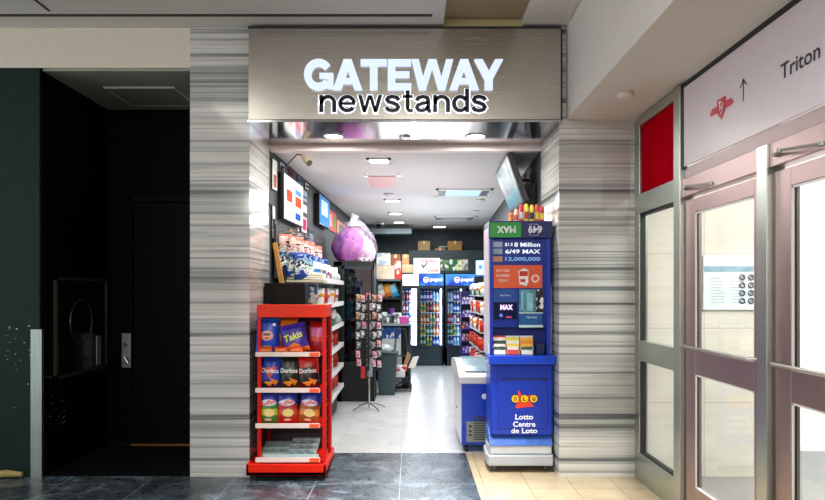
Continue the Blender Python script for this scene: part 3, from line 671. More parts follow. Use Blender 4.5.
# ------------------------------------------------------------------ left gondola
gx0, gx1, gy0, gy1 = -1.20, -.90, 6.80, 8.70
t = thing('wall_shelving', 'white wire shelving unit along the left shop wall', 'shelving', (-1.05, 7.7, 0), world=True)
link('back_panel', box(-1.205, -1.19, 6.45, gy1, 0, 1.75), mat('#20262a', .5, var=.1), t)
link('kick_base', box(-1.19, -.95, 6.8, gy1, 0, .16), M_BLACK, t)
gz = [.30, .56, .82, 1.08, 1.34, 1.60]
for z in gz:
    s = link('shelf', box(-1.19, gx1+.03, gy0, gy1, z-.012, z), mat('#cfd3d4', .4, var=.04), t)
    link('shelf_lip', MB().box(gx1+.03, gx1+.036, gy0, gy1, z-.02, z+.03).box(-1.19, gx1+.036, gy1, gy1+.006, z-.02, z+.03).done(), M_WHITE, s, loc=(0, 0, 0))
stock_cols = [[(0, '#d8d8d6'), (.4, '#c23028'), (.6, '#efefef')], [(0, '#b8221c'), (.5, '#e04a30'), (.8, '#a01814')], [(0, '#e9e6e0'), (.5, '#d9a52c'), (.7, '#f4f2ee')], [(0, '#e8eaec'), (.45, '#3a78b8'), (.65, '#f0f0f0')], [(0, '#3c7a52'), (.5, '#e8e4dc'), (.8, '#cfd6d2')], [(0, '#7c7f86'), (.5, '#dfe2e4'), (.8, '#b9bec2')]]
cn = ['white bag with a red stripe', 'bright red bag', 'white bag with a gold stripe', 'white bag with a blue stripe', 'green and white bag', 'silver grey bag']
protos = []
for i, st in enumerate(stock_cols):
    t = thing('snack_packet', cn[i], 'packet', (0, 0, -5)); link('bag', bag_mesh(.15, .19, .07, 60+i, 8, 8), bands('packet_print', st, 'Z', (0, .19), .3, .2, scale=25), t); protos.append([t, False])
def packet(i, loc, rot, label, group):
    p = protos[i]
    o = p[0] if not p[1] else copy_tree(p[0]); p[1] = True
    return place(o, loc, rot, label, group)
rowname = ['lowest shelf', 'second lowest shelf', 'third shelf up', 'fourth shelf up', 'fifth shelf up', 'top shelf']
rnd = random.Random(11)
rowcol = [[1, 0], [1, 1, 2], [1, 1, 0], [4, 5, 4], [0, 1, 2], [3, 0, 2, 5]]
for r, z in enumerate(gz):
    for k in range(9):
        y = 6.92+k*.2; i = rowcol[r][(k*2+k//3) % len(rowcol[r])]
        packet(i, (gx1-.075+rnd.uniform(-.01, .01), y, z+.002), (rnd.uniform(-.1, .1), rnd.uniform(-.12, .12), PI/2+rnd.uniform(-.9, -.3)),
               cn[i]+' on the '+rowname[r]+' of the white wall shelving', 'packets on the %s of the wall shelving' % rowname[r])
# sagging white carrier bags at shelf ends
def carrier(name, label, loc, r, c, seed, s=(1, 1, 1), al=.75):
    rnd = random.Random(seed); b = bmesh.new(); bmesh.ops.create_icosphere(b, subdivisions=3, radius=1)
    from mathutils import noise as nz
    for v in b.verts:
        f = 1+.14*nz.noise(v.co*2+Vector((seed, 0, 0)))+.06*nz.noise(v.co*6)
        if v.co.z > .8: f *= 1+.35*(v.co.z-.8)*5*.6
        v.co = Vector((v.co.x*s[0], v.co.y*s[1], v.co.z*s[2]))*f*r
        if v.co.z < -.75*r*s[2]: v.co.z = -.75*r*s[2]
    mnz = min(v.co.z for v in b.verts)
    for v in b.verts: v.co.z -= mnz
    me = bpy.data.meshes.new('carrier'); b.to_mesh(me); b.free()
    o = link(name, me, film('translucent_plastic', c, al, .25, .5), smooth=True, loc=loc)
    return tag(o, label, 'bag')
carrier('plastic_bag', 'white plastic bundle resting on the far end of the top wall shelf', (-1.0, 8.35, 1.605), .13, '#e6e8e8', 3, (1, 1, .6), .95)
carrier('plastic_bag', 'clear crumpled plastic bag hanging over the middle wall shelf end', (-.97, 8.5, 1.085), .10, '#cfe0dc', 5, (1, 1, .8), .6)
# hanging snack bags on pegs
t = thing('peg_display', 'dark pegboard with rows of hooks above the wall shelving', 'pegboard', (-1.26, 7.0, 1.75), world=True)
link('board', box(-1.272, -1.255, 6.32, 8.4, 1.62, 2.12), mat('#22282c', .6, var=.1), t)
for (z) in (2.07, 1.93):
    for k in range(7): link('hook', MB().tube([(-1.255, 6.5+k*.26, z), (-1.08, 6.5+k*.26, z), (-1.07, 6.5+k*.26, z+.02)], .004, 6).done(), M_CHROME, t)
hang = [('pink and white', [(0, '#e0dcd8'), (.25, '#b4403c'), (.36, '#f0d2cc'), (.55, '#3a2a2c'), (.62, '#eecac2'), (.85, '#d8786a')], 2.055, .19), ('blue and white', [(0, '#1f4aa8'), (.2, '#dfe6ea'), (.36, '#5a9a8a'), (.44, '#eef2f2'), (.58, '#14284c'), (.66, '#9cc0d6'), (.8, '#1b3f90')], 1.915, .25)]
for r, (nm, st, zt, h) in enumerate(hang):
    pr = None
    for k in range(7):
        for q in range(2 if r == 0 else 3):
            xx = -1.21+q*.085; y = 6.5+k*.26; 
            if pr is None:
                pr = thing('hanging_snack_bag', '', 'snack bag', (0, 0, 0)); link('bag', bag_mesh(.15, h, .06, 80+r, 8, 10), bands('hung_print', st, 'Z', (0, h), .25, 1.1, scale=16), pr)
                o = pr
            else: o = copy_tree(pr)
            pos = ['at the back on its hook', 'in the middle of its hook', 'at the front on its hook'][q] if r else ['behind on its hook', 'at the front on its hook'][q]
            ordn = ['nearest the entrance', 'second from the entrance', 'third from the entrance', 'fourth from the entrance', 'fifth from the entrance', 'sixth from the entrance', 'farthest from the entrance'][k]
            place(o, (xx, y, zt-h-.012-.02*q), (.08*math.sin(k*5+q), .13*math.sin(k*2.3+q*2), .45-.15*q+.25*math.sin(k*3+q)), '%s hanging bag %s, %s' % (nm, pos, ordn), nm+' bags hanging on the pegboard')
# magazines
mg = [('#e6dfb4', 'cream'), ('#d9cf7c', 'yellow'), ('#e8e2cc', 'pale')]
z = 1.61
for i, (c, n) in enumerate(mg):
    t = thing('magazine', '%s covered magazine in the pile at the near end of the top wall shelf, %s' % (n, ['bottom', 'middle', 'top'][i]), 'magazine', (-1.03, 6.62, z), .1*i, 'magazines on the wall shelf')
    link('pages', box(-.17, .17, -.12, .12, .002, .016), M_PAPER, t); link('cover', box(-.172, .172, -.122, .122, .016, .018), mat(c, .3), t); z += .019
tag(link('shelf_board', box(-1.2, -.84, 6.48, 6.79, 1.585, 1.605), mat('#c9c4a2', .5)), 'small cream shelf board under the magazines', 'shelf')
tag(link('printed_box', box(PX(309, 6.9), PX(318, 6.9), 6.80, 6.9, 1.38, 1.575), mottled('comic_print', ['#e8c62c', '#f2efe6', '#2868b8', '#e6702c', '#1a1a1a', '#f2efe6'], 28), bev=.003), 'colourful yellow and white printed box beside the black box', 'box')

# ------------------------------------------------------------------ left wall: screens, posters, lamp
def wall_frame(name, label, cat, ya, yb, z0, z1, dep, face, fr, wall=WL, side=1, parts=(), em=None):
    y = (ya+yb)/2; x = wall(y); t = thing(name, label, cat, (x, y, z0)); t.rotation_euler = (0, 0, -math.atan(sk) if side > 0 else -math.atan(sk))
    a = (yb-ya)/2; h = z1-z0; s = side
    bx_ = lambda x0, x1, y0, y1, za, zb: box(min(s*x0, s*x1), max(s*x0, s*x1), y0, y1, za, zb)
    link('casing', bx_(.006, dep, -a, a, 0, h), fr, t, bev=.004)
    link('screen' if cat == 'screen' else 'print', bx_(dep, dep+.002, -a+.012, a-.012, .012, h-.012), face, t)
    for (nm, y0, y1, za, zb, m) in parts: link(nm, bx_(dep+.002, dep+.004, -a+y0*2*a, -a+y1*2*a, za*h, zb*h), m, t)
    return t
SCW = mat('#dfe8e4', .3, emit=.5, var=0, spec=0)
red_e = mat('#e2523a', .3, emit=.25, var=.2, spec=0); blue_e = mat('#5a8fce', .3, emit=.25, var=.1, spec=0); navy_e = mat('#2f52a8', .3, emit=.25, var=.1, spec=0)
t = wall_frame('menu_screen', 'large bright lottery screen with red and blue blocks on the left shop wall', 'screen', 6.57, 7.50, 2.20, 2.65, .06, SCW, M_BLACKG,
   parts=[('red_block', .12, .40, .42, .68, red_e), ('red_block', .55, .88, .40, .64, red_e), ('blue_block', .55, .88, .68, .80, blue_e), ('blue_block', .55, .85, .10, .26, navy_e), ('yellow_block', .12, .4, .2, .36, mat('#e8e4b0', .3, emit=.25, var=0, spec=0))])
wall_frame('menu_screen', 'smaller blue screen farther along the left shop wall', 'screen', 8.5, 9.3, 2.34, 2.72, .07, mat('#4f86bf', .3, emit=.3, var=.3, spec=0), M_BLACKG, parts=[('white_block', .15, .75, .35, .85, mat('#b9d2ea', .3, emit=.25, var=.1, spec=0))])
posters = [(6.30, 6.50, 2.44, 2.74, 'tall pale printed card at the top near the entrance', '#dfe6e6', [('picture', .2, .8, .1, .5, '#a86a4a')]), (6.30, 6.42, 1.98, 2.30, 'narrow pale card low by the entrance', '#cfd6d8', [('dark_patch', .2, .8, .3, .6, '#2b3036')]),
 (7.65, 7.98, 2.52, 2.66, 'small pale blue card high between the two screens', '#a9bccb', [('line_print', .1, .9, .3, .5, '#5a6b78')]), (7.65, 7.98, 2.39, 2.50, 'small white card between the two screens', '#dfe6ea', []), (7.65, 7.98, 2.16, 2.36, 'pinkish picture card between the two screens', '#d9c0c8', [('picture', .2, .8, .2, .8, '#b84a6a')]), (8.05, 8.45, 1.95, 2.25, 'grey blue picture low between the two screens', '#55606a', [('picture', .2, .8, .2, .8, '#8a9aa8')]),
 (9.5, 10.3, 2.36, 2.66, 'reddish poster strip on the wall beyond the second screen', '#c8695e', [('picture', .1, .45, .2, .8, '#e0a08c'), ('green_patch', .55, .9, .2, .8, '#7c8a62')]), (10.35, 11.3, 2.3, 2.6, 'pinkish poster farthest along the left wall', '#d99a90', [('picture', .2, .8, .2, .8, '#6e8a6a')])]
for ya, yb, z0, z1, l, c, ps in posters:
    wall_frame('wall_poster', l, 'poster', ya, yb, z0, z1, .012, mat(c, .4, var=.08, spec=0), M_BLACK, parts=[(n, a, b, c0, d, mat(cc, .4, var=.2, spec=0)) for n, a, b, c0, d, cc in ps])
cc = ['#b9c4cc', '#8a3a44', '#5f7f9c', '#d8d2c4', '#3f5a52', '#c89a5a', '#a8b4ba', '#6a4a6a']
for k in range(8):
    ya = 6.62+(k % 4)*.42; zz = 2.68 if k < 4 else 2.06
    wall_frame('price_card', 'small %s card %s the big lottery screen' % (['pale grey', 'dark red', 'steel blue', 'cream', 'dark green', 'tan', 'light grey', 'plum'][k], 'above' if k < 2 else 'below' if k in (4, 5) else 'on the dark wall beyond'), 'card', ya, ya+.2, zz, zz+.09, .01, mat(cc[k], .5, var=.2, spec=0), M_BLACK, parts=[('line_print', .15, .85, .35, .6, mat('#30363c', .5, spec=0))])
t = thing('wall_spotlight', 'small silver spotlight on a thin bent arm above the bright screen', 'spotlight', (PX(283, 6.5), 6.5, 2.66), world=True)
a0 = (PX(283, 6.45)+.0, 6.45, PZ(169, 6.45)); a1 = (PX(297, 6.4), 6.4, PZ(154.5, 6.4)); a2 = (PX(303, 6.4), 6.4, PZ(155, 6.4))
link('arm', MB().tube([a0, a1, a2], .006, 6).done(), mat('#3a3a3c', .4, .6), t)
link('head', MB().tube([(PX(302, 6.4), 6.4, PZ(155, 6.4)), (PX(306, 6.4), 6.37, PZ(159.5, 6.4)), (PX(310, 6.4), 6.34, PZ(164, 6.4))], [.015, .028, .034], 12).done(), mat('#d6c7ad', .3, .5), t, smooth=True)
link('lens', MB().tube([(PX(309.6, 6.4), 6.343, PZ(163.6, 6.4)), (PX(310.8, 6.4), 6.335, PZ(165, 6.4))], .03, 12).done(), mat('#3a2a22', .3), t)
link('wall_bracket', box(a0[0]-.02, a0[0]+.012, 6.42, 6.48, a0[2]-.03, a0[2]+.02), M_BLACK, t)

# ------------------------------------------------------------------ glass cabinet and pink bag
cx0, cx1, cy0, cy1 = -1.06, -.50, 9.25, 9.75
t = thing('display_cabinet', 'tall black display cabinet with glass front standing against the left wall', 'cabinet', (-.78, 9.5, 0), world=True)
link('body', MB().box(cx0, cx0+.12, cy0, cy1, 0, 1.9).box(cx1-.02, cx1, cy0, cy1, 0, 1.9).box(cx0, cx1, cy0, cy1, 1.84, 1.9).box(cx0, cx1, cy0, cy1, 0, .5).box(cx0, cx1, cy1-.02, cy1, 0, 1.9).done(), M_BLACK, t, bev=.004)
for z in (.85, 1.15, 1.45): link('shelf', box(cx0+.12, cx1-.02, cy0+.03, cy1-.02, z, z+.012), mat('#3a474c', .3), t)
fr = link('door', MB().box(cx0+.12, cx0+.15, cy0-.02, cy0, .5, 1.84).box(cx1-.03, cx1, cy0-.02, cy0, .5, 1.84).box(cx0+.12, cx1, cy0-.02, cy0, 1.80, 1.84).box(cx0+.12, cx1, cy0-.02, cy0, .5, .54).done(), mat('#2c373b', .3, .4), t)
link('glass_pane', box(cx0+.15, cx1-.03, cy0-.012, cy0-.006, .54, 1.80), glass('tinted_glass', '#9fc3cf', 1.0), fr, loc=(0, 0, 0))
link('side_edge', box(cx1, cx1+.006, cy0-.02, cy0+.02, .02, 1.88), mat('#7d9096', .3, .5), t)
bcol = [('#1f6f9c', 'teal blue'), ('#7c4a44', 'dull red'), ('#2e8fac', 'turquoise'), ('#4a6a6a', 'grey green'), ('#a9925a', 'ochre')]
n = 0
for zi, z in enumerate((.862, 1.162, 1.462)):
    for k in range(3):
        c, nm = bcol[(zi*2+k) % 5]; x = cx0+.20+k*.12
        tag(link('cosmetics_box', box(x-.045, x+.045, 9.45, 9.55, z, z+(.2 if (k+zi) % 2 else .14)), mat(c, .4, var=.2), bev=.004), '%s carton on the %s shelf of the glass cabinet' % (nm, ['lowest', 'middle', 'upper'][zi]), 'box', 'cartons in the glass cabinet'); n += 1
def pink_bag():
    t = thing('stuffed_plastic_bag', 'big knotted clear plastic bag stuffed with purple pink soft goods on the black cabinet', 'bag', (-.80, 9.42, 1.905))
    from mathutils import noise as nz
    def lump(r, s, seed, top, amp):
        b = bmesh.new(); bmesh.ops.create_icosphere(b, subdivisions=4, radius=1)
        for v in b.verts:
            p = v.co.copy(); f = 1+amp*nz.noise(p*2.2+Vector((seed, 1, 0)))+amp*.5*nz.noise(p*5)
            k = max(0, p.z); q = 1-.45*k**2.0
            v.co = Vector((p.x*s[0]*q, p.y*s[1]*q, p.z*s[2]+.0))*f*r
            if v.co.z < -.7*r*s[2]: v.co.z = -.7*r*s[2]
        m = min(v.co.z for v in b.verts)
        for v in b.verts: v.co.z -= m
        me = bpy.data.meshes.new('lump'); b.to_mesh(me); b.free(); return me
    tt = NT('purple_pink_fabric'); f = tt.noise(tt.coords('Object'), 5, 3, .6, 1.2); tt.l(tt.ramp(f, [(.35, '#9a45b8'), (.5, '#c460bc'), (.66, '#dd85c0')]), tt.p.inputs['Base Color']); tt.p.inputs['Roughness'].default_value = .7; tt.bump(f, .6, .03)
    link('contents', lump(.25, (1.03, .8, 1.12), 3, 0, .16), tt.m, t, smooth=True, loc=(-.04, 0, .012))
    mb = MB(); rnd = random.Random(5)
    for a, z in ((-.13, .2), (-.04, .33), (.04, .3), (-.15, .33), (.0, .15)): mb.lathe([(.004, 0), (.012, .004), (.012, .008), (.004, .012)], (a-.03, -.2, z), 8, 'Y')
    link('dark_spots', mb.done(), mat('#4a2a78', .5), t)
    link('plastic_skin', lump(.29, (1.02, .85, 1.2), 8, 0, .12), film('clear_plastic_film', '#f6e6f2', .16, .15, .5), t, smooth=True, loc=(.02, 0, 0))
    link('knot', MB().tube([(.0, 0, .50), (-.005, -.01, .56), (.0, 0, .60), (.025, 0, .65)], [.10, .045, .04, .065], 10).done(), film('film_knot', '#f4f0f4', .7, .15, .8), t, smooth=True)
    link('side_bunch', lump(.13, (1, .7, 1.5), 12, 0, .2), film('white_film', '#f8ecf6', .6, .2, .6), t, smooth=True, loc=(.17, -.06, .0))
pink_bag()
tag(link('price_tags', box(-.72, -.55, 9.2, 9.22, 1.905, 1.95), mottled('small_tags', ['#e9e9e9', '#222222', '#e9e9e9', '#888888'], 40)), 'small white printed tags on the cabinet top edge under the plastic bag', 'tag')

# ------------------------------------------------------------------ spinner rack
sx, sy = PX(369, 8.65), 8.65
t = thing('spinner_rack', 'black floor spinner rack hung with small carded goods', 'display rack', (sx, sy, 0), world=True)
link('pole', MB().tube([(sx, sy, .02), (sx, sy, 1.5)], .014, 10).done(), M_CHROME, t)
link('panel', MB().box(sx-.165, sx+.165, sy-.012, sy+.012, .50, 1.46).box(sx-.012, sx+.012, sy-.165, sy+.165, .50, 1.46).done(), M_BLACK, t)
for k in range(4):
    a = PI/5+k*PI/2; d = Vector((math.cos(a), math.sin(a), 0)); c = Vector((sx, sy, 0))
    link('foot', MB().tube([c+Vector((0, 0, .08)), c+d*.1+Vector((0, 0, .06)), c+d*.24+Vector((0, 0, .012))], .010, 8).done(), M_CHROME, t)
pr = {}
gm_ = {'pink': mottled('pink_card', ['#f0e8ea', '#d8506a', '#e8a0b0', '#f3f0f0'], 60), 'white': mottled('white_card', ['#e9e9ea', '#6a6f78', '#d7d9dc', '#2a2d32'], 60), 'gold': mottled('gold_card', ['#caa98a', '#3a2a22', '#e6d6c4', '#a0664a'], 60), 'grey': mottled('grey_card', ['#8b9099', '#4a5058', '#c2c6cc', '#30343a'], 60)}
rowsn = ['top row', 'second row', 'third row', 'fourth row', 'fifth row', 'sixth row', 'seventh row', 'lowest row']
rk = ['pink', 'white', 'gold', 'pink', 'white', 'grey', 'grey', 'pink']
for r in range(8):
    z = 1.46-r*.118
    for c in range(5):
        if (r > 4 and c in (1,)) : continue
        kd = rk[r] if (c+r) % 3 else rk[(r+2) % 8]
        if kd not in pr:
            o = thing('carded_trinket', '', 'trinket', (0, 0, 0)); link('card', box(-.027, .027, -.003, .003, -.088, 0), gm_[kd], o)
            link('trinket', MB().lathe([(.004, -.075), (.02, -.06), (.022, -.04), (.010, -.022), (.004, -.015)], (0, -.014, 0), 8).done(), mat({'pink': '#d99aa8', 'white': '#dfe0e2', 'gold': '#c79a6a', 'grey': '#9aa2ac'}[kd], .3, .3), o); pr[kd] = o
        else: o = copy_tree(pr[kd])
        side = False
        loc = (sx+.06, sy-.12, z) if side and False else (sx-.132+c*.066+.008*math.sin(r*3+c*5), sy-.03-.02*(c % 2), z+.012*math.sin(c*4+r))
        place(o, loc, (0, 0, .15*math.sin(r+c)), '%s carded trinket in the %s of the spinner rack' % (kd, rowsn[r]), 'trinkets in the %s of the spinner rack' % rowsn[r])
tag(link('phone_holder_pack', box(sx-.10, sx-.04, sy-.06, sy-.045, .40, .55), mat('#b9252c', .4, var=.3), bev=.004), 'red blister pack hanging lowest on the spinner rack', 'pack')
tag(link('clear_pack', box(sx-.02, sx+.05, sy-.06, sy-.045, .42, .66), mat('#8d979e', .3, var=.3), bev=.004), 'long grey blister pack hanging low on the spinner rack', 'pack')

# ------------------------------------------------------------------ counter, shelf unit, bin, trolley
t = thing('service_counter', 'dark teal counter with grey top in front of the drink coolers', 'counter', (-.2, 10.6, 0), world=True)
link('worktop', box(-.50, .0, 10.35, 10.95, .97, 1.0), mat('#7c8a90', .4), t, bev=.004)
link('carcass', MB().box(-.49, -.46, 10.4, 10.9, 0, .97).box(-.04, -.01, 10.4, 10.9, 0, .97).box(-.49, -.01, 10.88, 10.9, 0, .97).box(-.49, -.01, 10.4, 10.9, .1, .13).box(-.49, -.01, 10.4, 10.9, .5, .52).done(), mat('#2c4046', .4), t)
link('panel', box(-.46, -.15, 10.39, 10.41, .05, .5), mat('#9aa6a8', .4), t)
tag(link('blue_carton', box(PX(381, 10.5), PX(401, 10.5), 10.45, 10.7, .772, .95), mottled('blue_print', ['#1d5ab8', '#16469c', '#2f74cc', '#dfe8f2'], 22), bev=.004), 'blue printed carton under the counter top', 'box')
tag(link('white_carton', box(PX(380, 10.4), PX(401, 10.4), 10.43, 10.75, .521, .77), mat('#c9cfd1', .5), bev=.004), 'plain white carton below the blue carton', 'box')
for i, (px, w, h, c, l) in enumerate(((382.5, .07, .17, '#7f949a', 'grey box of cups at the left on the counter'), (390, .07, .13, '#3a4246', 'dark open caddy in the middle of the counter'), (397, .07, .16, '#aeb9ba', 'pale grey box at the right on the counter'))):
    x = PX(px, 10.6); tag(link('counter_box', MB().box(x-w, x+w, 10.5, 10.7, 1.001, 1.0+h).done(), mottled('cup_box_%d' % i, [c, '#d9dddd', c, '#5a666a'], 18), bev=.004), l, 'box')
x = PX(403, 10.5)
tag(link('white_box', box(x-.08, x+.09, 10.4, 10.6, 1.001, 1.11), mottled('magenta_print', ['#efe9ee', '#e9e4ea', '#c04a9a', '#efe9ee', '#3a3040'], 12), bev=.004), 'white box with magenta print on the counter corner', 'box')
tag(link('paper_cup', MB().lathe([(.028, 0), (.04, .1), (.041, .1)], (PX(392, 10.6), 10.62, 1.13), 14).done(), mat('#6a3a98', .4, var=.3), smooth=True), 'purple cup standing on the dark caddy', 'cup')
# shelf unit
t = thing('snack_shelf_unit', 'black shelf unit behind the counter stacked with boxes on top', 'shelving', (-.38, 11.6, 0), world=True)
ux0, ux1 = PX(376, 11.4), PX(402.5, 11.4)
link('side_panel', box(ux0, ux0+.03, 11.4, 11.85, 0, 1.69), M_BLACK, t); link('side_panel', box(ux1-.03, ux1, 11.4, 11.85, 0, 1.69), M_BLACK, t)
for z in (.5, .95, 1.36, 1.67): link('shelf', box(ux0, ux1, 11.4, 11.85, z, z+.025), mat('#12181b', .4), t)
link('back_panel', box(ux0, ux1, 11.85, 11.87, 0, 1.69), M_BLACK, t)
link('edge_strip', box(ux0+.03, ux1-.03, 11.39, 11.4, 1.665, 1.70), mat('#5a6c72', .4), t)  # plain grey-teal strip along the upper front edge
for i, (px, st, nm) in enumerate(((383, [(0, '#d8dcd8'), (.5, '#9fb0a0'), (.75, '#eceeea')], 'white'), (389.5, [(0, '#d8701c'), (.4, '#f09a2c'), (.8, '#e8b040')], 'orange'), (396, [(0, '#3a9ac8'), (.4, '#6fc0dc'), (.8, '#cfe4ea')], 'light blue'))):
    foil_bag('snack_bag', '%s bag leaning on the black shelf unit' % nm, (PX(px, 11.5), 11.55, 1.39), .15, .24, .08, st, 30+i, (0, -.35, 0), 'bags on the black shelf unit')
zb = 1.697
def carton(px0, px1, py1, y0, dep, z0, c, label, printed=None, name='cardboard_box', tape=True, py0=None):
    x0, x1 = PX(px0, y0), PX(px1, y0); z1 = PZ(py1, y0)
    t = thing(name, label, 'box', ((x0+x1)/2, y0+dep/2, z0), world=True)
    link('carton', box(x0, x1, y0, y0+dep, z0, z1), printed or mat(c, .8, var=.08), t, bev=.004)
    if tape: xm = (x0+x1)/2; link('tape', MB().box(xm-.02, xm+.02, y0-.002, y0, z1-.06, z1).box(xm-.02, xm+.02, y0-.002, y0+dep, z1, z1+.002).done(), mat('#d8c8a8', .3), t)
    return z1
z1 = carton(376, 394.5, 265.5, 11.42, .4, zb, '#cdb9a4', 'tan printed carton at the left on the black shelf unit')
carton(376.5, 390, 253, 11.45, .3, z1+.004, '#ded9cf', 'white carton with blue print on top of the tan carton', mottled('pale_carton', ['#e2ddd2', '#ddd8cc', '#e6e2d8', '#9fb8c8'], 14))
z2 = carton(394.8, 401, 270.5, 11.42, .3, zb, '#c8302a', 'red carton at the right end of the black shelf unit')
carton(394.5, 401, 261, 11.44, .3, z2+.004, '#d8a0a8', 'pink printed carton on top of the red carton', mottled('pink_carton', ['#d8a0a8', '#b85a68', '#e2c0c4'], 16))
# bin
bx_, by_ = PX(387, 9.9), 9.9
t = thing('waste_bin', 'dark grey green waste bin beside the spinner rack', 'bin', (bx_, by_, 0), world=True)
def sqt(mb, x, y, r0, r1, z0, z1):
    b = [(x-r0, y-r0*.8, z0), (x+r0, y-r0*.8, z0), (x+r0, y+r0*.8, z0), (x-r0, y+r0*.8, z0)]; c = [(x-r1, y-r1*.8, z1), (x+r1, y-r1*.8, z1), (x+r1, y+r1*.8, z1), (x-r1, y+r1*.8, z1)]
    v = [mb.b.verts.new(p) for p in b+c]
    for f in ((3,2,1,0),(4,5,6,7),(0,1,5,4),(1,2,6,5),(2,3,7,6),(3,0,4,7)): mb.b.faces.new([v[i] for i in f])
mb = MB(); sqt(mb, bx_, by_, .115, .15, 0, .6); link('body', mb.done(), mat('#2f474b', .4, var=.1), t, bev=.012)
link('rim', MB().box(bx_-.165, bx_+.165, by_-.135, by_+.135, .59, .62).done(), mat('#27393d', .4), t, bev=.008)
carrier('bin_liner', 'white and grey plastic liner bulging out of the waste bin', (bx_-.02, by_, .6), .11, '#c3cfd0', 9, (1.1, .8, .6), .95)
# trolley
tx0, tx1, ty = PX(392, 10.1), PX(411, 10.1), 10.05
t = thing('hand_trolley', 'black folding hand trolley loaded with small boxes', 'trolley', ((tx0+tx1)/2, ty+.1, 0), world=True)
link('handle', MB().tube([(tx1-.02, ty+.26, .1), (tx1-.05, ty+.3, .55), (tx1-.09, ty+.3, .93), (tx0+.07, ty+.3, .93), (tx0+.03, ty+.3, .55), (tx0, ty+.26, .1)], .011, 8).done(), mat('#5d6668', .3, .7), t)
link('platform', box(tx0, tx1-.02, ty, ty+.26, .20, .22), M_BLACK, t)
link('frame', MB().tube([(tx0+.02, ty, .2), (tx1-.03, ty+.2, .08)], .009, 6).tube([(tx1-.03, ty, .2), (tx0+.02, ty+.2, .07)], .009, 6).tube([(tx0, ty+.02, .045), (tx1, ty+.02, .045)], .008, 6).done(), mat('#3f484a', .3, .6), t)
for x in (tx0+.01, tx1-.0):
    w = link('wheel', MB().lathe([(.025, -.014), (.058, -.012), (.062, 0), (.058, .012), (.025, .014)], (x, ty+.12, .062), 18, 'X').done(), M_RUBBER, t, smooth=True)
    link('hub', MB().lathe([(.02, -.017), (.02, .017)], (x, ty+.12, .062), 12, 'X').done(), M_GREYP, w, loc=(0, 0, 0))
tag(link('white_pack', box(PX(393.5, 10.1), PX(405, 10.1), ty+.03, ty+.22, .222, .31), mat('#e2dfe0', .5, var=.05), bev=.004), 'white pack with red print lying on the hand trolley', 'box')
tag(link('red_label_pack', box(PX(395, 10.1), PX(407, 10.1), ty+.04, ty+.2, .312, .39), mottled('red_white_print', ['#e8e0e0', '#c8404a', '#ece6e6', '#ece6e6'], 16), bev=.004), 'smaller red and white pack stacked on the hand trolley', 'box')
x = PX(389.5, 10.2)
tag(link('brown_paper_bag', MB().poly([(PX(403.5, 10.14), 10.14, .392), (PX(407, 10.14), 10.14, .392), (PX(411, 10.14), 10.14, PZ(356, 10.14)), (PX(407.5, 10.14), 10.14, PZ(351, 10.14))], (0, .04, 0)).done(), M_CARD), 'brown paper bag leaning on the packs of the hand trolley', 'bag')
tag(link('white_flyer', MB().poly([(PX(408, 10.2), 10.2, PZ(368, 10.2)), (PX(413, 10.2), 10.2, PZ(357, 10.2)), (PX(419, 10.2), 10.2, PZ(356, 10.2)), (PX(415, 10.2), 10.2, PZ(368, 10.2))], (0, .012, 0)).done(), M_PAPER), 'cream card leaning out beside the hand trolley', 'card')

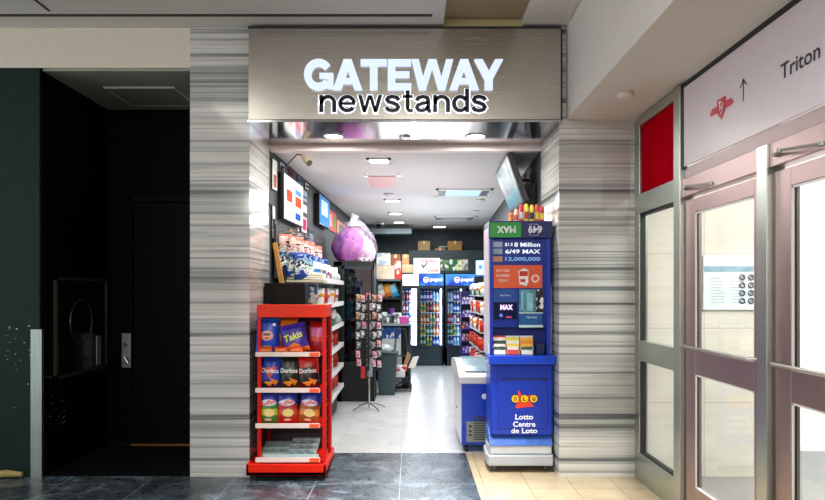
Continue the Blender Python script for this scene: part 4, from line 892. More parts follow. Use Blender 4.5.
# ------------------------------------------------------------------ drink coolers
YCF = 13.7; cpm = F/YCF
def cooler(px0, px1, split, label, white_left, logo_px, dim=1):
    x0, x1 = PX(px0, YCF), PX(px1, YCF); xm = PX(split, YCF); yb = YCF+.68; z0, zd, zt = .36, 1.60, 1.84
    t = thing('drink_cooler', label, 'cooler', ((x0+x1)/2, YCF+.3, 0), world=True)
    D = mat('#0d2230', .3, var=.05)
    link('cabinet', MB().box(x0, x0+.03, YCF, yb, 0, zd).box(x1-.03, x1, YCF, yb, 0, zd).box(x0, x1, yb-.03, yb, 0, zd).box(x0, x1, YCF, yb, 0, z0).box(x0, x1, YCF+.02, yb, zd, zt).box(xm-.015, xm+.015, YCF, yb-.1, z0, zd).done(), D, t)
    link('liner', MB().box(x0+.031, x1-.031, yb-.05, yb-.031, z0, zd).done(), mat('#3f74c0', .5, var=.05), t)
    mb = MB()
    for k in range(7): mb.box(x0+.03, x1-.03, YCF-.012, YCF, .05+k*.042, .068+k*.042)
    link('grille', mb.done(), mat('#1f4450', .3, .4), t)
    if white_left:
        link('header_panel', box(x0, xm, YCF-.03, YCF+.02, zd+.01, zt), mat('#f4f8fa', .4, emit=1.8, var=0), t)
        hb = (xm, x1)
    else: hb = (x0, x1)
    g = NT('lit_blue_header'); co = g.coords('Object'); v = g.noise(co, 3.4, 1)
    cr = g.ramp(v, [(.35, '#0826a8'), (.5, '#1558d8'), (.68, '#48a0ee')]); g.l(g.mix(.8, cr, '#05103a'), g.p.inputs['Base Color']); g.l(cr, g.p.inputs['Emission Color']); g.p.inputs['Emission Strength'].default_value = .6
    h = link('header_panel', box(hb[0]+.002, hb[1], YCF-.03, YCF+.02, zd+.01, zt), g.m, t)
    lx = PX(logo_px, YCF); WE = mat('#f4f8ff', .4, emit=1.5, var=0)
    link('globe', MB().lathe([(.055, -.004), (.055, 0)], (lx-.2, YCF-.032, 1.725), 20, 'Y').done(), WE, h, loc=(0, 0, 0))
    link('globe_red_half', MB().poly([(lx-.2+.045*math.cos(a*PI/8), YCF-.0365, 1.735+.035*math.sin(a*PI/8)) for a in range(9)], (0, -.001, 0)).done(), mat('#d8233a', .4, emit=.8, var=0), h, loc=(0, 0, 0))
    link('globe_blue_half', MB().poly([(lx-.2+.045*math.cos(a*PI/8), YCF-.0365, 1.715-.035*math.sin(a*PI/8)) for a in range(9)], (0, -.001, 0)).done(), mat('#1246b8', .4, emit=.8, var=0), h, loc=(0, 0, 0))
    text('lettering', 'pepsi', .24, .085, WE, h, (lx+.0, YCF-.032, 1.72), bold=.02).location = (0, 0, 0)
    for i, (a, b) in enumerate(((x0, xm), (xm, x1))):
        d = link('door', MB().box(a+.004, a+.034, YCF-.03, YCF-.002, z0, zd).box(b-.034, b-.004, YCF-.03, YCF-.002, z0, zd).box(a+.034, b-.034, YCF-.03, YCF-.002, zd-.05, zd).box(a+.034, b-.034, YCF-.03, YCF-.002, z0, z0+.05).done(), D, t)
        link('glass_pane', box(a+.034, b-.034, YCF-.018, YCF-.014, z0+.05, zd-.05), M_GLASS, d, loc=(0, 0, 0))
        link('handle', MB().tube([(a+.02, YCF-.03, .8), (a+.02, YCF-.06, .82), (a+.02, YCF-.06, 1.12), (a+.02, YCF-.03, 1.14)], .008, 6).done(), M_CHROME, d, loc=(0, 0, 0))
        link('light_tube', box(b-(.14 if white_left and i == 0 else .065), b-.04, YCF+.005, YCF+.03, z0+.06, zd-.06), mat('#ffffff', .4, emit=12*dim, var=0, ecol='#c4dcff'), t)
    SH = [z0+.03, .61, .84, 1.07, 1.30]
    for z in SH: link('shelf', box(x0+.03, x1-.03, YCF+.05, yb-.06, z-.01, z), mat('#c9d4da', .4), t)
    return [(x0, xm), (xm, x1)], SH
bprot = {}
bc = {'red': ('#98303c', '#b8b4c8'), 'green': ('#2f6a4c', '#a8c0b8'), 'orange': ('#b8683a', '#c8b8a0'), 'blue': ('#1d469c', '#a8b8d8'), 'brown': ('#3a2828', '#a83838'), 'pale': ('#a9bfd6', '#6f98c8'), 'yellow': ('#b0a048', '#2a6a4a'), 'purple': ('#5a3a8a', '#b8a8d0')}
def bottle(kind, loc, label, group):
    if kind not in bprot:
        t = thing('drink_bottle', '', 'bottle', (0, 0, 0)); a, b = bc[kind]
        link('body', MB().lathe([(.026, 0), (.029, .01), (.029, .12), (.024, .145), (.011, .175), (.011, .185)], (0, 0, 0), 10).done(), mat(a, .2, var=.05), t, smooth=True)
        link('label_band', MB().lathe([(.0298, .05), (.0298, .11)], (0, 0, 0), 10).done(), mat(b, .4, var=.05), t); link('cap', MB().lathe([(.013, .183), (.013, .2)], (0, 0, 0), 10).done(), mat('#f0f0f0' if kind != 'pale' else '#2a5ab0', .4), t)
        bprot[kind] = t; o = t
    else: o = copy_tree(bprot[kind])
    place(o, loc, None, label, group)
rows = ['bottom shelf', 'second shelf up', 'third shelf up', 'fourth shelf up', 'top shelf']
c1d, SH = cooler(400.5, 443.5, 418.5, 'drink cooler with half white half blue lit header, left of the pair', True, 436)
c2d, _ = cooler(445.5, 482.5, 463.5, 'drink cooler with all blue lit header, right of the pair', False, 467, .5)
plan = {0: [['pale', 'red'], ['brown'], ['pale', 'blue'], ['red', 'pale'], ['brown', 'red']], 1: [['green', 'yellow', 'blue'], ['yellow', 'green', 'orange'], ['orange', 'red', 'yellow', 'red'], ['yellow', 'brown', 'orange'], ['blue', 'purple', 'pale']],
        2: [['blue', 'pale'], ['green', 'yellow', 'pale'], ['red', 'pale', 'red'], ['pale', 'blue'], ['pale', 'purple']], 3: [['blue'], ['purple', 'blue'], ['red', 'blue'], ['blue'], ['purple']]}
dn = ['left door of the white and blue headed cooler', 'right door of the white and blue headed cooler', 'left door of the all blue headed cooler', 'right door of the all blue headed cooler']
for di, (a, b) in enumerate(c1d+c2d):
    for r, z in enumerate(SH):
        nb = int((b-a-.1)/.064); ks = plan[di][r]
        for k in range(nb):
            kd = ks[(k*len(ks))//nb]
            bottle(kd, (a+.06+k*.064, YCF+.1, z+.001), '%s drink bottle, %s, %s' % (kd, rows[r], dn[di].replace('the ', '')), '%s bottles on %s behind %s' % (kd, rows[r], dn[di]))
# signs and boxes above
zt0 = PZ(273, 13.72); 
t = thing('vape_poster', 'white poster with red words and grey check mark on the teal bulkhead', 'poster', (PX(426, 13.7), 13.7, PZ(273, 13.7)), world=True)
x0, x1, z0, z1 = PX(413.5, 13.7), PX(440, 13.7), PZ(273.5, 13.7), PZ(258, 13.7)
link('sheet', box(x0, x1, 13.703, 13.719, z0, z1), mat('#efe9e4', .5, emit=.25, var=.02), t)
text('lettering', 'WE SELL', .30, .05, mat('#c8504a', .5, var=0), t, ((x0+x1)/2+.04, 13.702, z1-.055), bold=.02)
text('lettering', 'VAPE', .22, .055, mat('#c8504a', .5, var=0), t, ((x0+x1)/2+.12, 13.702, z0+.055), bold=.02)
mb = MB(); mb.poly([(x0+.15, 13.70, z0+.17), (x0+.18, 13.70, z0+.19), (x0+.20, 13.70, z0+.15), (x0+.29, 13.70, z0+.25), (x0+.30, 13.70, z0+.235), (x0+.20, 13.70, z0+.10)], (0, .002, 0))
link('check_mark', mb.done(), mat('#5a6068', .5), t)
for i, (p0, p1, cs, l) in enumerate(((440.5, 449, ['#e6e6de', '#6a8a5a', '#3a4a44', '#e6e6de'], 'white and olive product picture left'), (449.5, 457, ['#3f9a4c', '#1f6a3a', '#e2ece0'], 'green product picture middle'), (457.2, 462, ['#d8dc3c', '#8ac040', '#f0f0c0'], 'yellow green product picture'), (462.2, 468, ['#c8b8ac', '#7a8a80', '#e0d8d0'], 'pale product picture right'))):
    tag(link('product_poster', box(PX(p0, 13.7), PX(p1, 13.7), 13.706, 13.719, PZ(270.5, 13.7), PZ(259.5, 13.7)), mottled('poster_%d' % i, cs, 16)), l+' on the teal bulkhead', 'poster')
t = thing('wall_screen', 'light blue screen at the right end above the drink coolers', 'screen', (PX(480, 13.4), 13.45, PZ(275, 13.4)), world=True)
link('screen', box(PX(476, 13.4), PX(485, 13.4), 13.41, 13.415, PZ(275, 13.4), PZ(260.5, 13.4)), mat('#a8e0f4', .4, emit=1.0, var=.2), t)
link('casing', box(PX(475.5, 13.4), PX(485.5, 13.4), 13.415, 13.47, PZ(275.6, 13.4), PZ(260, 13.4)), M_BLACK, t)
link('picture_blot', MB().lathe([(.04, 0), (.04, .002)], (PX(480.5, 13.4), 13.407, PZ(267, 13.4)), 14, 'Y').done(), mat('#4a90c8', .4, emit=.7, var=.2), t)
zt = 2.322
carton(418, 430, 241, 13.8, .3, zt, '#b09060', 'tall brown cardboard box at the left on the bulkhead')
zz = carton(435, 445, 248.3, 13.8, .3, zt, '#a8765a', 'small reddish cardboard box in the middle on the bulkhead')
carton(448, 462, 241, 13.8, .35, zt, '#a67a3e', 'wide golden brown cardboard box at the right on the bulkhead')
t = thing('open_box_flap', 'loose grey cardboard sheet resting on the small reddish box', 'cardboard', (PX(443, 13.9), 13.9, zz), world=True)
link('sheet', MB().poly([(PX(438, 13.85), 13.85, zz+.01), (PX(448, 13.85), 13.85, zz+.035), (PX(448, 13.85), 14.1, zz+.035), (PX(440, 13.85), 14.1, zz+.055)], (0, 0, .01)).done(), mat('#9a9a86', .8), t)
# left stack beside coolers
z1 = carton(402, 413, 264.5, 12.9, .4, 1.845, '#cdb48a', 'cream box at the foot of the stack beside the poster')
carton(402, 409, 254.5, 12.95, .35, z1+.004, '#b58a5c', 'light brown box on top of the cream box')
tag(link('storage_rack', MB().box(PX(401.5, 12.9), PX(413, 12.9), 12.88, 13.3, 1.82, 1.842).box(PX(401.5, 12.9), PX(402.5, 12.9), 12.88, 13.3, 0, 1.82).done(), M_BLACK), 'black open stand beside the first drink cooler', 'rack')
carton(391, 400, 254.5, 12.3, .35, 1.9, '#9a5a38', 'reddish brown box between the white carton and cream box')
tag(link('storage_shelf', MB().box(PX(388, 12.3), PX(401.2, 12.3), 12.28, 12.7, 1.87, 1.895).box(PX(388, 12.3), PX(389, 12.3), 12.28, 12.7, 0, 1.87).box(PX(400.5, 12.3), PX(401.2, 12.3), 12.28, 12.7, 0, 1.87).done(), M_BLACK), 'black tall stand under the reddish brown box', 'rack')

# ------------------------------------------------------------------ racks on the right at the back
qx0, qx1, qy = PX(461, 12.6), PX(475, 12.6), 12.6
t = thing('chocolate_rack', 'dark blue wire rack of purple wrapped bars before the right cooler', 'display rack', ((qx0+qx1)/2, qy+.1, 0), world=True)
BL = mat('#131a5c', .4, var=.1)
link('back_panel', box(qx0, qx1, qy+.2, qy+.215, .3, 1.5), BL, t)
for x in (qx0, qx1-.012): link('side_frame', MB().box(x, x+.012, qy, qy+.2, 0, 1.5).done(), BL, t)
qz = [.35, .58, .80, 1.02, 1.26]
for z in qz: s = link('shelf', box(qx0, qx1, qy-.02, qy+.2, z-.012, z), mat('#2a2f8c', .4), t); 
kinds = [('purple', ['#5a2fb0', '#7a50c8', '#2a1f8c', '#d8c8f0']), ('white and purple', ['#e8e0f4', '#8a6ad0', '#ffffff', '#4a2fa0']), ('dark orange', ['#1f1a4c', '#c8542a', '#e8a040', '#2a1f6c']), ('lilac', ['#9a80e0', '#c8b8f4', '#5a3fc0'])]
kp = {}
for r, z in enumerate(qz):
    for c in range(4):
        ki = [3, 2, 0, 1, 1][r] if c % 3 else [0, 3, 2, 0, 1][r]; nm, cs = kinds[ki]
        if ki not in kp: o = thing('chocolate_bar', '', 'chocolate', (0, 0, 0)); link('wrapper', box(-.024, .024, -.008, .008, 0, .13), mottled('bar_wrapper_%d' % ki, cs, 45), o, bev=.003); kp[ki] = o
        else: o = copy_tree(kp[ki])
        place(o, (qx0+.035+c*.062, qy+.02, z+.001), (-.15, .2, 0), '%s wrapped bar on the %s of the dark blue rack' % (nm, rows[r]), '%s bars on the %s of the dark blue rack' % (nm, rows[r]))
# gondola with snacks
t = thing('snack_gondola', 'dark shelving along the right shop wall behind the lottery stand', 'shelving', (1.2, 10.8, 0), world=True)
hx0, hx1 = 1.0, 1.30
link('back_panel', box(hx1-.02, hx1, 9.9, 11.9, 0, 1.75), M_BLACK, t); link('end_panel', box(hx0+.1, hx1, 9.88, 9.9, 0, 1.8), mat('#142e2c', .5, var=.1), t); link('end_panel', box(hx0+.1, hx1, 11.9, 11.92, 0, 1.75), M_BLACK, t)
hz = [.35, .62, .89, 1.16, 1.43]
for z in hz: link('shelf', box(hx0, hx1-.02, 9.9, 11.9, z-.012, z), mat('#a8aca8', .4), t)
pc = [[1, 0], [1, 1], [1, 2, 1], [2, 1], [2, 4, 0]]
rnd = random.Random(21)
for r, z in enumerate(hz):
    for k in range(8):
        i = pc[r][k % len(pc[r])]
        packet(i, (hx0+.06, 10.02+k*.24, z+.002), (rnd.uniform(-.1, .1), rnd.uniform(-.3, .1), -PI/2+rnd.uniform(.2, .9)), cn[i]+' on the '+rows[r]+' of the dark right shelving', 'packets on the %s of the right hand shelving' % rows[r])

# ------------------------------------------------------------------ chest freezer
fx0, fx1, fy0, fy1 = .462, 1.165, 6.33, 7.5
t = thing('chest_freezer', 'blue chest freezer with white lid rim and grey vent grille, on casters', 'freezer', (.8, 6.95, 0), world=True)
FB = mat('#1746c4', .3, var=.03)
link('cabinet', box(fx0+.004, fx1, fy0, fy1, .07, .67), FB, t, bev=.01)
link('side_panel', box(fx0-.001, fx0+.004, fy0+.015, fy1-.01, .08, .66), mat('#dfe4ea', .35, var=.02), t)
prof = [(fy0-.02, .66), (fy0-.02, .725), (fy0+.02, .75), (fy0+.18, .79), (fy0+.45, .835), (fy0+.62, .84), (fy1-.1, .80), (fy1+.02, .765), (fy1+.02, .66)]
link('rim', MB().poly([(fx0-.025, y, z-.02) for y, z in prof], (fx1-fx0+.04, 0, 0)).done(), mat('#dde1e2', .3, var=.02), t, bev=.008)
link('glass_lid', MB().poly([(fx0+.04, y, z) for y, z in [(fy0+.05, .742), (fy0+.18, .775), (fy0+.45, .82), (fy0+.62, .825), (fy1-.1, .785), (fy1-.1, .795), (fy0+.62, .835), (fy0+.45, .83), (fy0+.18, .785), (fy0+.05, .752)]], (fx1-fx0-.09, 0, 0)).done(), mat('#7c98a6', .15, var=.04), t)
g0, g1 = PX(466.5, 6.32), PX(492, 6.32); gz0, gz1 = .10, PZ(421.5, 6.32)
gr = link('vent_grille', box(g0, g1, fy0-.008, fy0, gz0, gz1), mat('#8f958f', .4), t, bev=.002)
mb = MB()
for k in range(11): mb.box(g0+.065, g1-.01, fy0-.012, fy0-.0085, gz0+.02+k*.021, gz0+.03+k*.021)
link('slats', mb.done(), mat('#3a4040', .5), gr, loc=(0, 0, 0))
for z, c in ((gz1-.045, '#1b1d1f'), (gz1-.09, '#30353a'), (gz1-.125, '#1b1d1f')): link('button', MB().lathe([(.012, -.008), (.012, 0)], (g0+.035, fy0-.006, z), 12, 'Y').done(), mat(c, .4), gr, loc=(0, 0, 0))
link('drain_plug', MB().lathe([(.012, -.008), (.012, 0)], (fx0-.001, 6.9, .33), 10, 'X').done(), M_BLACK, t)
link('front_knob', MB().lathe([(.022, -.02), (.026, 0)], (PX(484.5, 6.32), fy0, .52), 14, 'Y').done(), M_WHITE, t)
for x in (fx0+.05, fx1-.06):
    for y in (fy0+.05, fy1-.06): link('caster', MB().lathe([(.03, -.014), (.034, 0), (.03, .014)], (x, y, .034), 16, 'X').box(x-.02, x+.02, y-.02, y+.02, .045, .07).done(), M_RUBBER, t, smooth=True)

# ------------------------------------------------------------------ lottery stand
KY = 5.66; kx0, kx1 = .665, 1.178; KB = 6.03
t = thing('lottery_stand', 'tall blue lottery playing stand with leaflets and screens beside the right pier', 'kiosk', (.9, 5.9, 0), world=True)
K = lambda px: PX(px, KY); KZ = lambda py: PZ(py, KY)
# base plinth
mb = MB(); mb.poly([(.635, KY-.04, .055), (1.17, KY-.04, .055), (1.185, KY+.05, .055), (1.185, KB, .055), (.635, KB, .055), (.622, KY+.05, .055)], (0, 0, .09)); link('base_plinth', mb.done(), mat('#a9adb2', .5, var=.06), t, bev=.012)
mb = MB(); mb.poly([(.65, KY-.02, .147), (1.16, KY-.02, .147), (1.175, KY+.06, .147), (1.175, KB-.02, .147), (.65, KB-.02, .147), (.637, KY+.06, .147)], (0, 0, .075)); link('plinth_step', mb.done(), mat('#bcc0c4', .5, var=.06), t, bev=.012)
mb = MB(); mb.poly([(kx0-.02, KY-.03, .222), (kx0-.02, KY+.10, .345), (kx0-.02, KY+.3, .345), (kx0-.02, KY+.3, .222)], (kx1-kx0+.01, 0, 0)); link('kick_slope', mb.done(), mat('#2c58a8', .5, var=.25), t, bev=.006)
for x in (.69, 1.12):
    for y in (KY+.04, KB-.06): link('caster', MB().lathe([(.024, -.012), (.027, 0), (.024, .012)], (x, y, .027), 14, 'X').box(x-.014, x+.014, y-.014, y+.014, .04, .056).done(), mat('#5a5d60', .4, .5), t, smooth=True)
lc = link('lower_cabinet', box(kx0-.01, kx1, KY+.0, KB-.03, .30, .90), M_BLUE, t, bev=.02)
pn = link('cabinet_panel', box(K(497.5), K(548), KY-.008, KY, .36, .84), mat('#0c33a4', .3, var=.03), lc, loc=(0, 0, 0), bev=.008)
link('slot', box(K(501), K(546), KY-.011, KY-.009, KZ(379.6), KZ(378.4)), M_DARKGAP, lc, loc=(0, 0, 0))
link('lock', MB().lathe([(.009, -.006), (.009, 0)], (K(547), KY-.008, KZ(379)), 10, 'Y').done(), M_BLACK, lc, loc=(0, 0, 0))
yl = KY-.009
cxl = K(524)
link('red_star', MB().poly([(cxl-.075, yl, KZ(407.5)), (cxl-.045, yl, KZ(399)), (cxl-.055, yl, KZ(389)), (cxl, yl, KZ(398)), (cxl+.06, yl, KZ(394)), (cxl+.035, yl, KZ(400)), (cxl+.085, yl, KZ(406.5)), (cxl, yl, KZ(407)), (cxl-.05, yl, KZ(408))], (0, -.001, 0)).done(), mat('#e23a1e', .4, var=.05), lc, loc=(0, 0, 0))
for i, ch in enumerate('OLG'):
    cx = K(515+i*9.2); cz = KZ(398.6)
    link('logo_ring', MB().lathe([(.036, -.002), (.036, 0)], (cx, yl-.0015, cz), 20, 'Y').done(), mat('#26221c', .4, var=0), lc, loc=(0, 0, 0))
    link('logo_disc', MB().lathe([(.031, -.002), (.031, 0)], (cx, yl-.003, cz), 20, 'Y').done(), mat('#f0b81e', .4, var=0), lc, loc=(0, 0, 0))
    text('logo_letter', ch, .026, .032, mat('#14120e', .4, var=0), lc, (cx, yl-.0055, cz), bold=.03).location = (0, 0, 0)
WT = mat('#f2f4f8', .45, var=0)
for s, w, h, py in (('Lotto', .148, .046, 417), ('Centre', .185, .044, 424.3), ('de Loto', .215, .044, 430.8)):
    text('lettering', s, w, h, WT, lc, (cxl, yl, KZ(py-.4)), bold=.02).location = (0, 0, 0)
# writing counter
ct = link('writing_counter', MB().poly([(.635, KY-.07, .895), (1.187, KY-.07, .895), (1.187, KB-.1, .895), (.635, KB-.1, .895)], (0, 0, .075)).done(), mat('#1440bc', .25, var=.04), t, bev=.012)
# upper tower
u0, u1 = K(490), K(551); UY = KY+.02
link('side_panel', box(u0-.012, u0, UY+.0, KB, .97, 2.03), mat('#d9cfdc', .4, var=.03), t, bev=.004)
link('side_panel', box(u0, u0+.026, UY-.0, KB, .97, 2.0), M_BLUE, t, bev=.003)
link('side_panel', box(u1-.03, u1, UY-.0, KB, .97, 2.0), M_BLUE, t, bev=.003)
link('brochure_wing', box(u1+.001, u1+.02, UY+.05, KB-.05, .975, 1.55), film('pale_clear_plastic', '#a9c4cc', .7, .2), t)
link('back_panel', box(u0+.026, u1-.03, UY+.14, UY+.16, .97, 2.0), M_BLUED, t)
link('upper_face', box(u0+.026, u1-.03, UY+.02, UY+.14, KZ(327.5), 1.96), mat('#0e2c90', .3, var=.04), t)
link('rear_body', box(u0, u1, UY+.16, KB, .97, 2.0), M_BLUED, t)
hd = link('header', MB().poly([(u0-.01, UY-.045, KZ(238)), (u1+.008, UY-.045, KZ(238)), (u1+.012, UY+.1, KZ(238)), (u1+.012, KB, KZ(238)), (u0-.01, KB, KZ(238))], (0, 0, .14)).done(), mat('#0b1c5c', .35, var=.03), t, bev=.006)
xm = K(520.5); hy = UY-.046
link('green_half', box(u0-.004, xm, hy-.003, hy, KZ(237.5), KZ(222.8)), mat('#1f9a3a', .4, var=.02), hd, loc=(0, 0, 0))
DN = dict(right=(-1, 0, 0), up=(0, 0, -1))
text('lettering', 'MAX', .155, .058, mat('#e9f2ec', .4, var=0), hd, ((u0+xm)/2+.005, hy-.0035, KZ(229.8)), bold=.035, **DN).location = (0, 0, 0)
text('lettering', '649', .115, .062, mat('#e6e6f2', .4, var=0), hd, ((xm+u1)/2-.01, hy-.0005, KZ(229.8)), bold=.035, **DN).location = (0, 0, 0)
link('number_box', MB().tube([(K(529), hy-.002, KZ(224.5)), (K(537.5), hy-.002, KZ(224.5)), (K(537.5), hy-.002, KZ(235.5)), (K(529), hy-.002, KZ(235.5))], .0025, 4, True).done(), mat('#d8dcf4', .4, var=0), hd, loc=(0, 0, 0))
fy = UY+.02
LE = mat('#dfe6ee', .4, emit=.5, var=0); LY = mat('#6f9cc8', .4, emit=.5, var=0)
def kp_(name, p0, p1, q0, q1, m, d=.004, par=None): return link(name, box(K(p0), K(p1), fy-d, fy, KZ(q1), KZ(q0)), m, par or t)
for i, (py, s, p0, p1, m) in enumerate(((244.3, '8 Million', 515, 541, LE), (251.2, '6/49 MAX', 506, 541, LE), (259, '12,000,000', 506, 541, LY))):
    kp_('badge', 493.5, 503, py-2.8, py+2.6, mat(['#9fb0c4', '#8fa4bc', '#c08a6a'][i], .4, var=.15), .005)
    text('jackpot_text', s, K(p1)-K(p0), .036, m, t, ((K(p0)+K(p1))/2, fy-.0005, KZ(py)), bold=.02)
    if i == 0: text('jackpot_text', '$1.5', .065, .03, LE, t, (K(509.5), fy-.0005, KZ(py)), bold=.02)
ad = kp_('advert_panel', 494, 543, 265, 288, bands('orange_advert', [(0, '#e8683a'), (.35, '#ee7a42'), (.7, '#e05a34')], 'X', (-.2, .3), .35, .3, scale=3), .006)
for k, (s, w) in enumerate((('PLAY YOUR', .11), ('NUMBERS', .11), ('TODAY', .09))):
    text('lettering', s, w, .022, mat('#f6d8cc', .4, var=0), ad, (K(503.5), fy-.0065, KZ(270.5+k*5)), bold=.02).location = (0, 0, 0)
link('slip_picture', MB().poly([(K(520), fy-.0065, KZ(284)), (K(519), fy-.0065, KZ(271)), (K(525), fy-.0065, KZ(268)), (K(529), fy-.0065, KZ(270)), (K(529), fy-.0065, KZ(282)), (K(527), fy-.0065, KZ(286))], (0, -.001, 0)).done(), mat('#f0ece8', .4, var=.02), ad, loc=(0, 0, 0))
link('slip_stripe', MB().box(K(520), K(528.5), fy-.0085, fy-.0078, KZ(276), KZ(271)).box(K(521), K(526), fy-.0085, fy-.0078, KZ(282), KZ(279)).done(), mat('#c22a22', .4), ad, loc=(0, 0, 0))
link('round_badge', MB().lathe([(.034, -.002), (.034, 0)], (K(536), fy-.0065, KZ(278.5)), 20, 'Y').done(), mat('#f4dcd2', .4, var=.1), ad, loc=(0, 0, 0))
link('round_badge_core', MB().lathe([(.02, -.002), (.02, 0)], (K(536), fy-.0088, KZ(278.5)), 16, 'Y').done(), mat('#e2553a', .4), ad, loc=(0, 0, 0))
# upper info area and small screen
kp_('info_panel', 494, 518.5, 289.5, 302, mat('#174a9a', .35, var=.1), .004)
text('lettering', 'Play Smart', .085, .018, mat('#cfe0f0', .4, var=0), t, (K(506), fy-.0045, KZ(295.5)), bold=.01)
sc_ = kp_('screen', 494.5, 517.5, 302.5, 319.5, mat('#0a1440', .2, var=.05), .012)
text('screen_text', 'MAX', .105, .044, mat('#d8c0f0', .4, emit=.8, var=0), sc_, (K(507), fy-.0125, KZ(307.3)), bold=.04).location = (0, 0, 0)
link('screen_spot', MB().lathe([(.015, -.001), (.015, 0)], (K(501.5), fy-.0125, KZ(315.5)), 12, 'Y').done(), mat('#4a6fd0', .4, emit=.4), sc_, loc=(0, 0, 0))
link('screen_spot', MB().box(K(506.5), K(512), fy-.0135, fy-.0125, KZ(318), KZ(316.5)).done(), mat('#b03a78', .4, emit=.4), sc_, loc=(0, 0, 0))
hl = kp_('leaflet_holder', 519.5, 536, 289.5, 312, film('clear_acrylic_teal', '#6fb2c4', .7, .15), .03)
link('leaflet', MB().box(K(521.5), K(523.5), fy-.034, fy-.0305, KZ(310), KZ(292)).box(K(527), K(533), fy-.034, fy-.0305, KZ(311), KZ(293)).done(), mat('#7fb8c8', .4, var=.2), hl, loc=(0, 0, 0))
kp_('dark_leaflet_slot', 537, 544, 289.5, 312, mottled('dark_leaflet', ['#14181c', '#0f1216', '#e8e8e8', '#14181c', '#2a2f36'], 40), .01)
h2 = kp_('leaflet_pocket', 519.5, 542.5, 313, 327, mat('#1d5a98', .3, var=.15), .035)
text('lettering', 'Play Smart', .085, .02, mat('#e0ecf4', .4, var=0), h2, (K(532), fy-.0355, KZ(317.5)), bold=.01).location = (0, 0, 0)
link('rim', MB().box(K(519), K(543), fy-.038, fy-.0355, KZ(313.5), KZ(312.3)).box(K(519), K(543), fy-.038, fy-.0355, KZ(327.5), KZ(325)).done(), mat('#b8d4d8', .3), h2, loc=(0, 0, 0))
# play slips
cols = [('red and green', [(0, '#1f4a2c'), (.3, '#e6ded4'), (.45, '#2a3530'), (.7, '#efe6dc'), (.85, '#d8402c')]), ('white and yellow', [(0, '#e6ded4'), (.2, '#d83a34'), (.45, '#e8e4dc'), (.7, '#e8d23c'), (.85, '#f2f0ea')]), ('orange', [(0, '#1f5a34'), (.2, '#efe8dc'), (.4, '#f09a2c'), (.7, '#f6b83c'), (.85, '#e8efe8')])]
for i, (nm, st) in enumerate(cols):
    x = K([500.5, 514, 528][i])
    t2 = thing('play_slip_stack', '%s play slips standing in the lottery stand recess' % nm, 'leaflets', (x, UY+.05, .972), group='play slips in the lottery stand')
    link('slips', MB().poly([(-.055, -.03, 0), (.055, -.03, 0), (.055, .02, .15), (-.055, .02, .15)], (0, .035, 0)).done(), bands('slip_print', st, 'Z', (0, .16), .5, .12, scale=30), t2)
    link('front_slip', MB().poly([(-.05, -.045, 0), (.045, -.045, 0), (.045, -.02, .085), (-.05, -.02, .085)], (0, .006, 0)).done(), bands('slip_print_front', [(0, st[1][1]), (.4, st[0][1]), (.7, st[3][1])], 'Z', (0, .09), .5, .15, scale=30), t2)
tag(link('pen_cup', box(K(537), K(545), UY+.0, UY+.06, .972, 1.06), mat('#10204c', .4), bev=.004), 'dark blue cup at the right of the play slips', 'cup')
# snack sticks on top
sp = [('#e8702c', '#f2a03a', 'orange'), ('#e9b6a0', '#d84a40', 'pink'), ('#d8202c', '#e8d8c8', 'red'), ('#e8d02c', '#c82a24', 'yellow'), ('#e4c82c', '#28221c', 'yellow and black'), ('#d83a2c', '#e8c82c', 'red and yellow'), ('#c82430', '#f0d040', 'dark red')]
for i, (a, b, nm) in enumerate(sp):
    x = PX(511+i*5.2, 5.95); h = [.10, .13, .17, .175, .165, .17, .155][i]
    t2 = thing('candy_tube', '%s candy tube standing on the lottery stand, position %s' % (nm, ['at the left end', 'beside the left end', 'left of the middle', 'in the middle', 'right of the middle', 'near the right end', 'at the right end'][i]), 'candy', (x, 5.95, KZ(238)+.145), group='candy tubes on the lottery stand')
    link('tube', MB().lathe([(.019, 0), (.019, h*.85), (.014, h*.9), (.014, h)], (0, 0, 0), 12).done(), mat(a, .35, var=.15), t2, smooth=True)
    link('sleeve', MB().lathe([(.0195, h*.25), (.0195, h*.6)], (0, 0, 0), 12).done(), mat(b, .35, var=.15), t2)

# ------------------------------------------------------------------ ceiling screen on the right
t = thing('tilted_screen', 'flat screen tilted down from the upper right shop wall', 'screen', (.98, 6.85, 2.32), world=True)
A = Vector((.883, 6.32, 2.775)); B = Vector((PX(524, 6.32), 6.32, PZ(202, 6.32))); C_ = Vector((PX(510.8, 7.33), 7.33, PZ(214.5, 7.33))); D_ = Vector((PX(495.5, 7.42), 7.42, PZ(174.5, 7.42)))
nrm = (B-A).cross(D_-A).normalized()
if nrm.x < 0: nrm = -nrm
link('casing', MB().poly([A, B, C_, D_], nrm*.055).done(), M_BLACK, t, bev=.004)
cen = (A+B+C_+D_)/4
def sq(u0, u1, v0, v1, off=.002):  # u along depth, v from top
    P = lambda u, v: (A*(1-u)+D_*u)*(1-v)+(B*(1-u)+C_*u)*v-nrm*off
    return [P(u0, v0), P(u1, v0), P(u1, v1), P(u0, v1)]
ts = NT('screen_picture'); f = ts.noise(ts.coords('World'), 3, 3, .6, .8); col = ts.ramp(f, [(.35, '#2c3e44'), (.5, '#56696c'), (.65, '#8a9a98')]); ts.l(col, ts.p.inputs['Base Color']); ts.l(col, ts.p.inputs['Emission Color']); ts.p.inputs['Emission Strength'].default_value = .18; ts.p.inputs['Roughness'].default_value = .35
scn = link('screen', MB().poly(sq(.03, .97, .03, .96), -nrm*.001).done(), ts.m, t)
link('screen_caption', MB().poly(sq(.06, .94, .66, .90, .004), -nrm*.0005).done(), mat('#2c7082', .35, emit=.12, var=.5), scn, loc=(0, 0, 0))
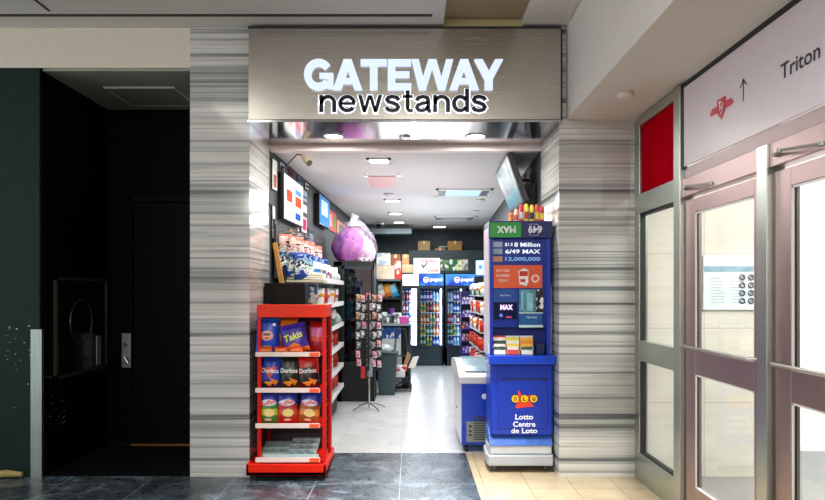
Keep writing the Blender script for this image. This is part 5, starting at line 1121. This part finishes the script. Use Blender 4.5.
link('bracket', MB().tube([cen+nrm*.05, Vector((1.12, 6.9, 2.62)), Vector((WR(6.9)-.01, 6.9, 2.62))], .018, 8).box(WR(6.9)-.02, WR(6.9)-.004, 6.8, 7.0, 2.5, 2.74).done(), M_BLACK, t)
mb = MB(); rnd = random.Random(8)
for k in range(9):
    x = PX(525+k*1.6, 6.6); z = PZ(178+rnd.uniform(-6, 8), 6.6); mb.tube([(x, 6.62, z), (x+rnd.uniform(-.03, .03), 6.6, z-.1), (x+rnd.uniform(-.04, .04), 6.58, z-.2-.08*rnd.random())], .007, 5)
mb.box(PX(526, 6.6), PX(539, 6.6), 6.6, 6.68, PZ(207, 6.6), PZ(184, 6.6))
tag(link('cable_bundle', mb.done(), mat('#101114', .5, var=.2)), 'tangle of black cables and a box on the wall behind the tilted screen', 'cables')

# ================================================================== CONCOURSE SURROUND (behind the viewpoint)
struct('wall_rear', box(-6, 7, -5.1, -5, 0, ZC), mat('#93836f', .7, var=.1), 'tan wall across the concourse')
# ================================================================== LIGHTS
def area(name, loc, size, power, col=(1, 1, 1), rot=(0, 0, 0), sy=None, spread=PI):
    l = bpy.data.lights.new(name, 'AREA'); l.energy = power; l.color = col; l.size = size; l.spread = spread
    if sy: l.shape = 'RECTANGLE'; l.size_y = sy
    o = bpy.data.objects.new(name, l); COL.objects.link(o); o.location = loc; o.rotation_euler = rot; o['kind'] = 'helper'
    return o
area('unseen_concourse_lamp', (-2.0, 2.6, 3.58), .5, 8, (1, .98, .92), sy=1.6)
area('unseen_concourse_lamp', (.2, 1.0, 3.58), 1.2, 48, (1, .99, .94), sy=1.2)
area('threshold_downlight', (.1, 4.5, 3.55), .3, 40, (.97, .99, 1), spread=math.radians(62))
for lx in (-3.4, -1.4, .6, 2.6):
    area('unseen_concourse_lamp', (lx, -4.6, 3.45), .22, 42, (.98, 1, .97), rot=(math.radians(66), 0, 0), sy=.22)  # added front fill aimed at the facade to lift upright surfaces
area('shop_lamp', (.0, 7.2, 2.77), 1.6, 26, (1, .97, .96), sy=1.2)
area('shop_lamp', (.1, 9.6, 2.77), 1.6, 44, (.98, .99, 1), sy=2)
area('shop_lamp', (.15, 12.2, 2.77), 1.4, 34, (.93, .98, 1), sy=1.4)
area('shop_ceiling_fill', (.1, 7.8, 1.7), 1.4, 9, (1, .86, .86), rot=(PI, 0, 0), sy=1.8)  # added up-facing lights in mid air that brighten the shop ceiling
area('shop_ceiling_fill', (.2, 10.6, 1.7), 1.4, 15, (.97, .99, 1), rot=(PI, 0, 0), sy=2.6)
area('unseen_vestibule_lamp', (3.4, 3.4, 2.85), 2.2, 122, (1, .99, .96), sy=2.6)
area('unseen_vestibule_lamp', (4.8, 5.6, 2.85), 1.2, 85, (1, 1, 1), sy=.6)  # both unseen, added to overexpose the space behind the glass
for px in (333.5, 475.5):
    area('soffit_lamp', (PX(px, 5.92), 5.92, 2.83), .12, 11, (1, .96, .9))
# added unseen rosy light that tints door frames and shop ceiling pink
area('rosy_fill', (-2.5, -3.8, 1.6), 2.4, 26, (1, .6, .64), rot=(math.radians(95), 0, math.radians(-12)), sy=1.8)
w = bpy.data.worlds.new('surround'); sc.world = w; w.use_nodes = True
w.node_tree.nodes['Background'].inputs[0].default_value = (.9, .96, .98, 1); w.node_tree.nodes['Background'].inputs[1].default_value = 1.0

# ================================================================== CAMERA
cd = bpy.data.cameras.new('camera'); cd.sensor_width = 36; cd.lens = F/825*36; cd.shift_x = 1/825; cd.shift_y = 41/825; cd.clip_start = .05
co = bpy.data.objects.new('camera', cd); COL.objects.link(co); co.location = (0, 0, 1.5); co.rotation_euler = (PI/2, 0, 0); sc.camera = co
sc.view_settings.view_transform = 'Standard'; sc.view_settings.look = 'None'; sc.view_settings.gamma = 1; sc.view_settings.use_curve_mapping = False
sc.view_settings.exposure = .65
sc.cycles.use_denoising = True
sc.cycles.max_bounces = 8; sc.cycles.transparent_max_bounces = 16; sc.cycles.sample_clamp_indirect = 6
sc.cycles.caustics_reflective = False; sc.cycles.caustics_refractive = False
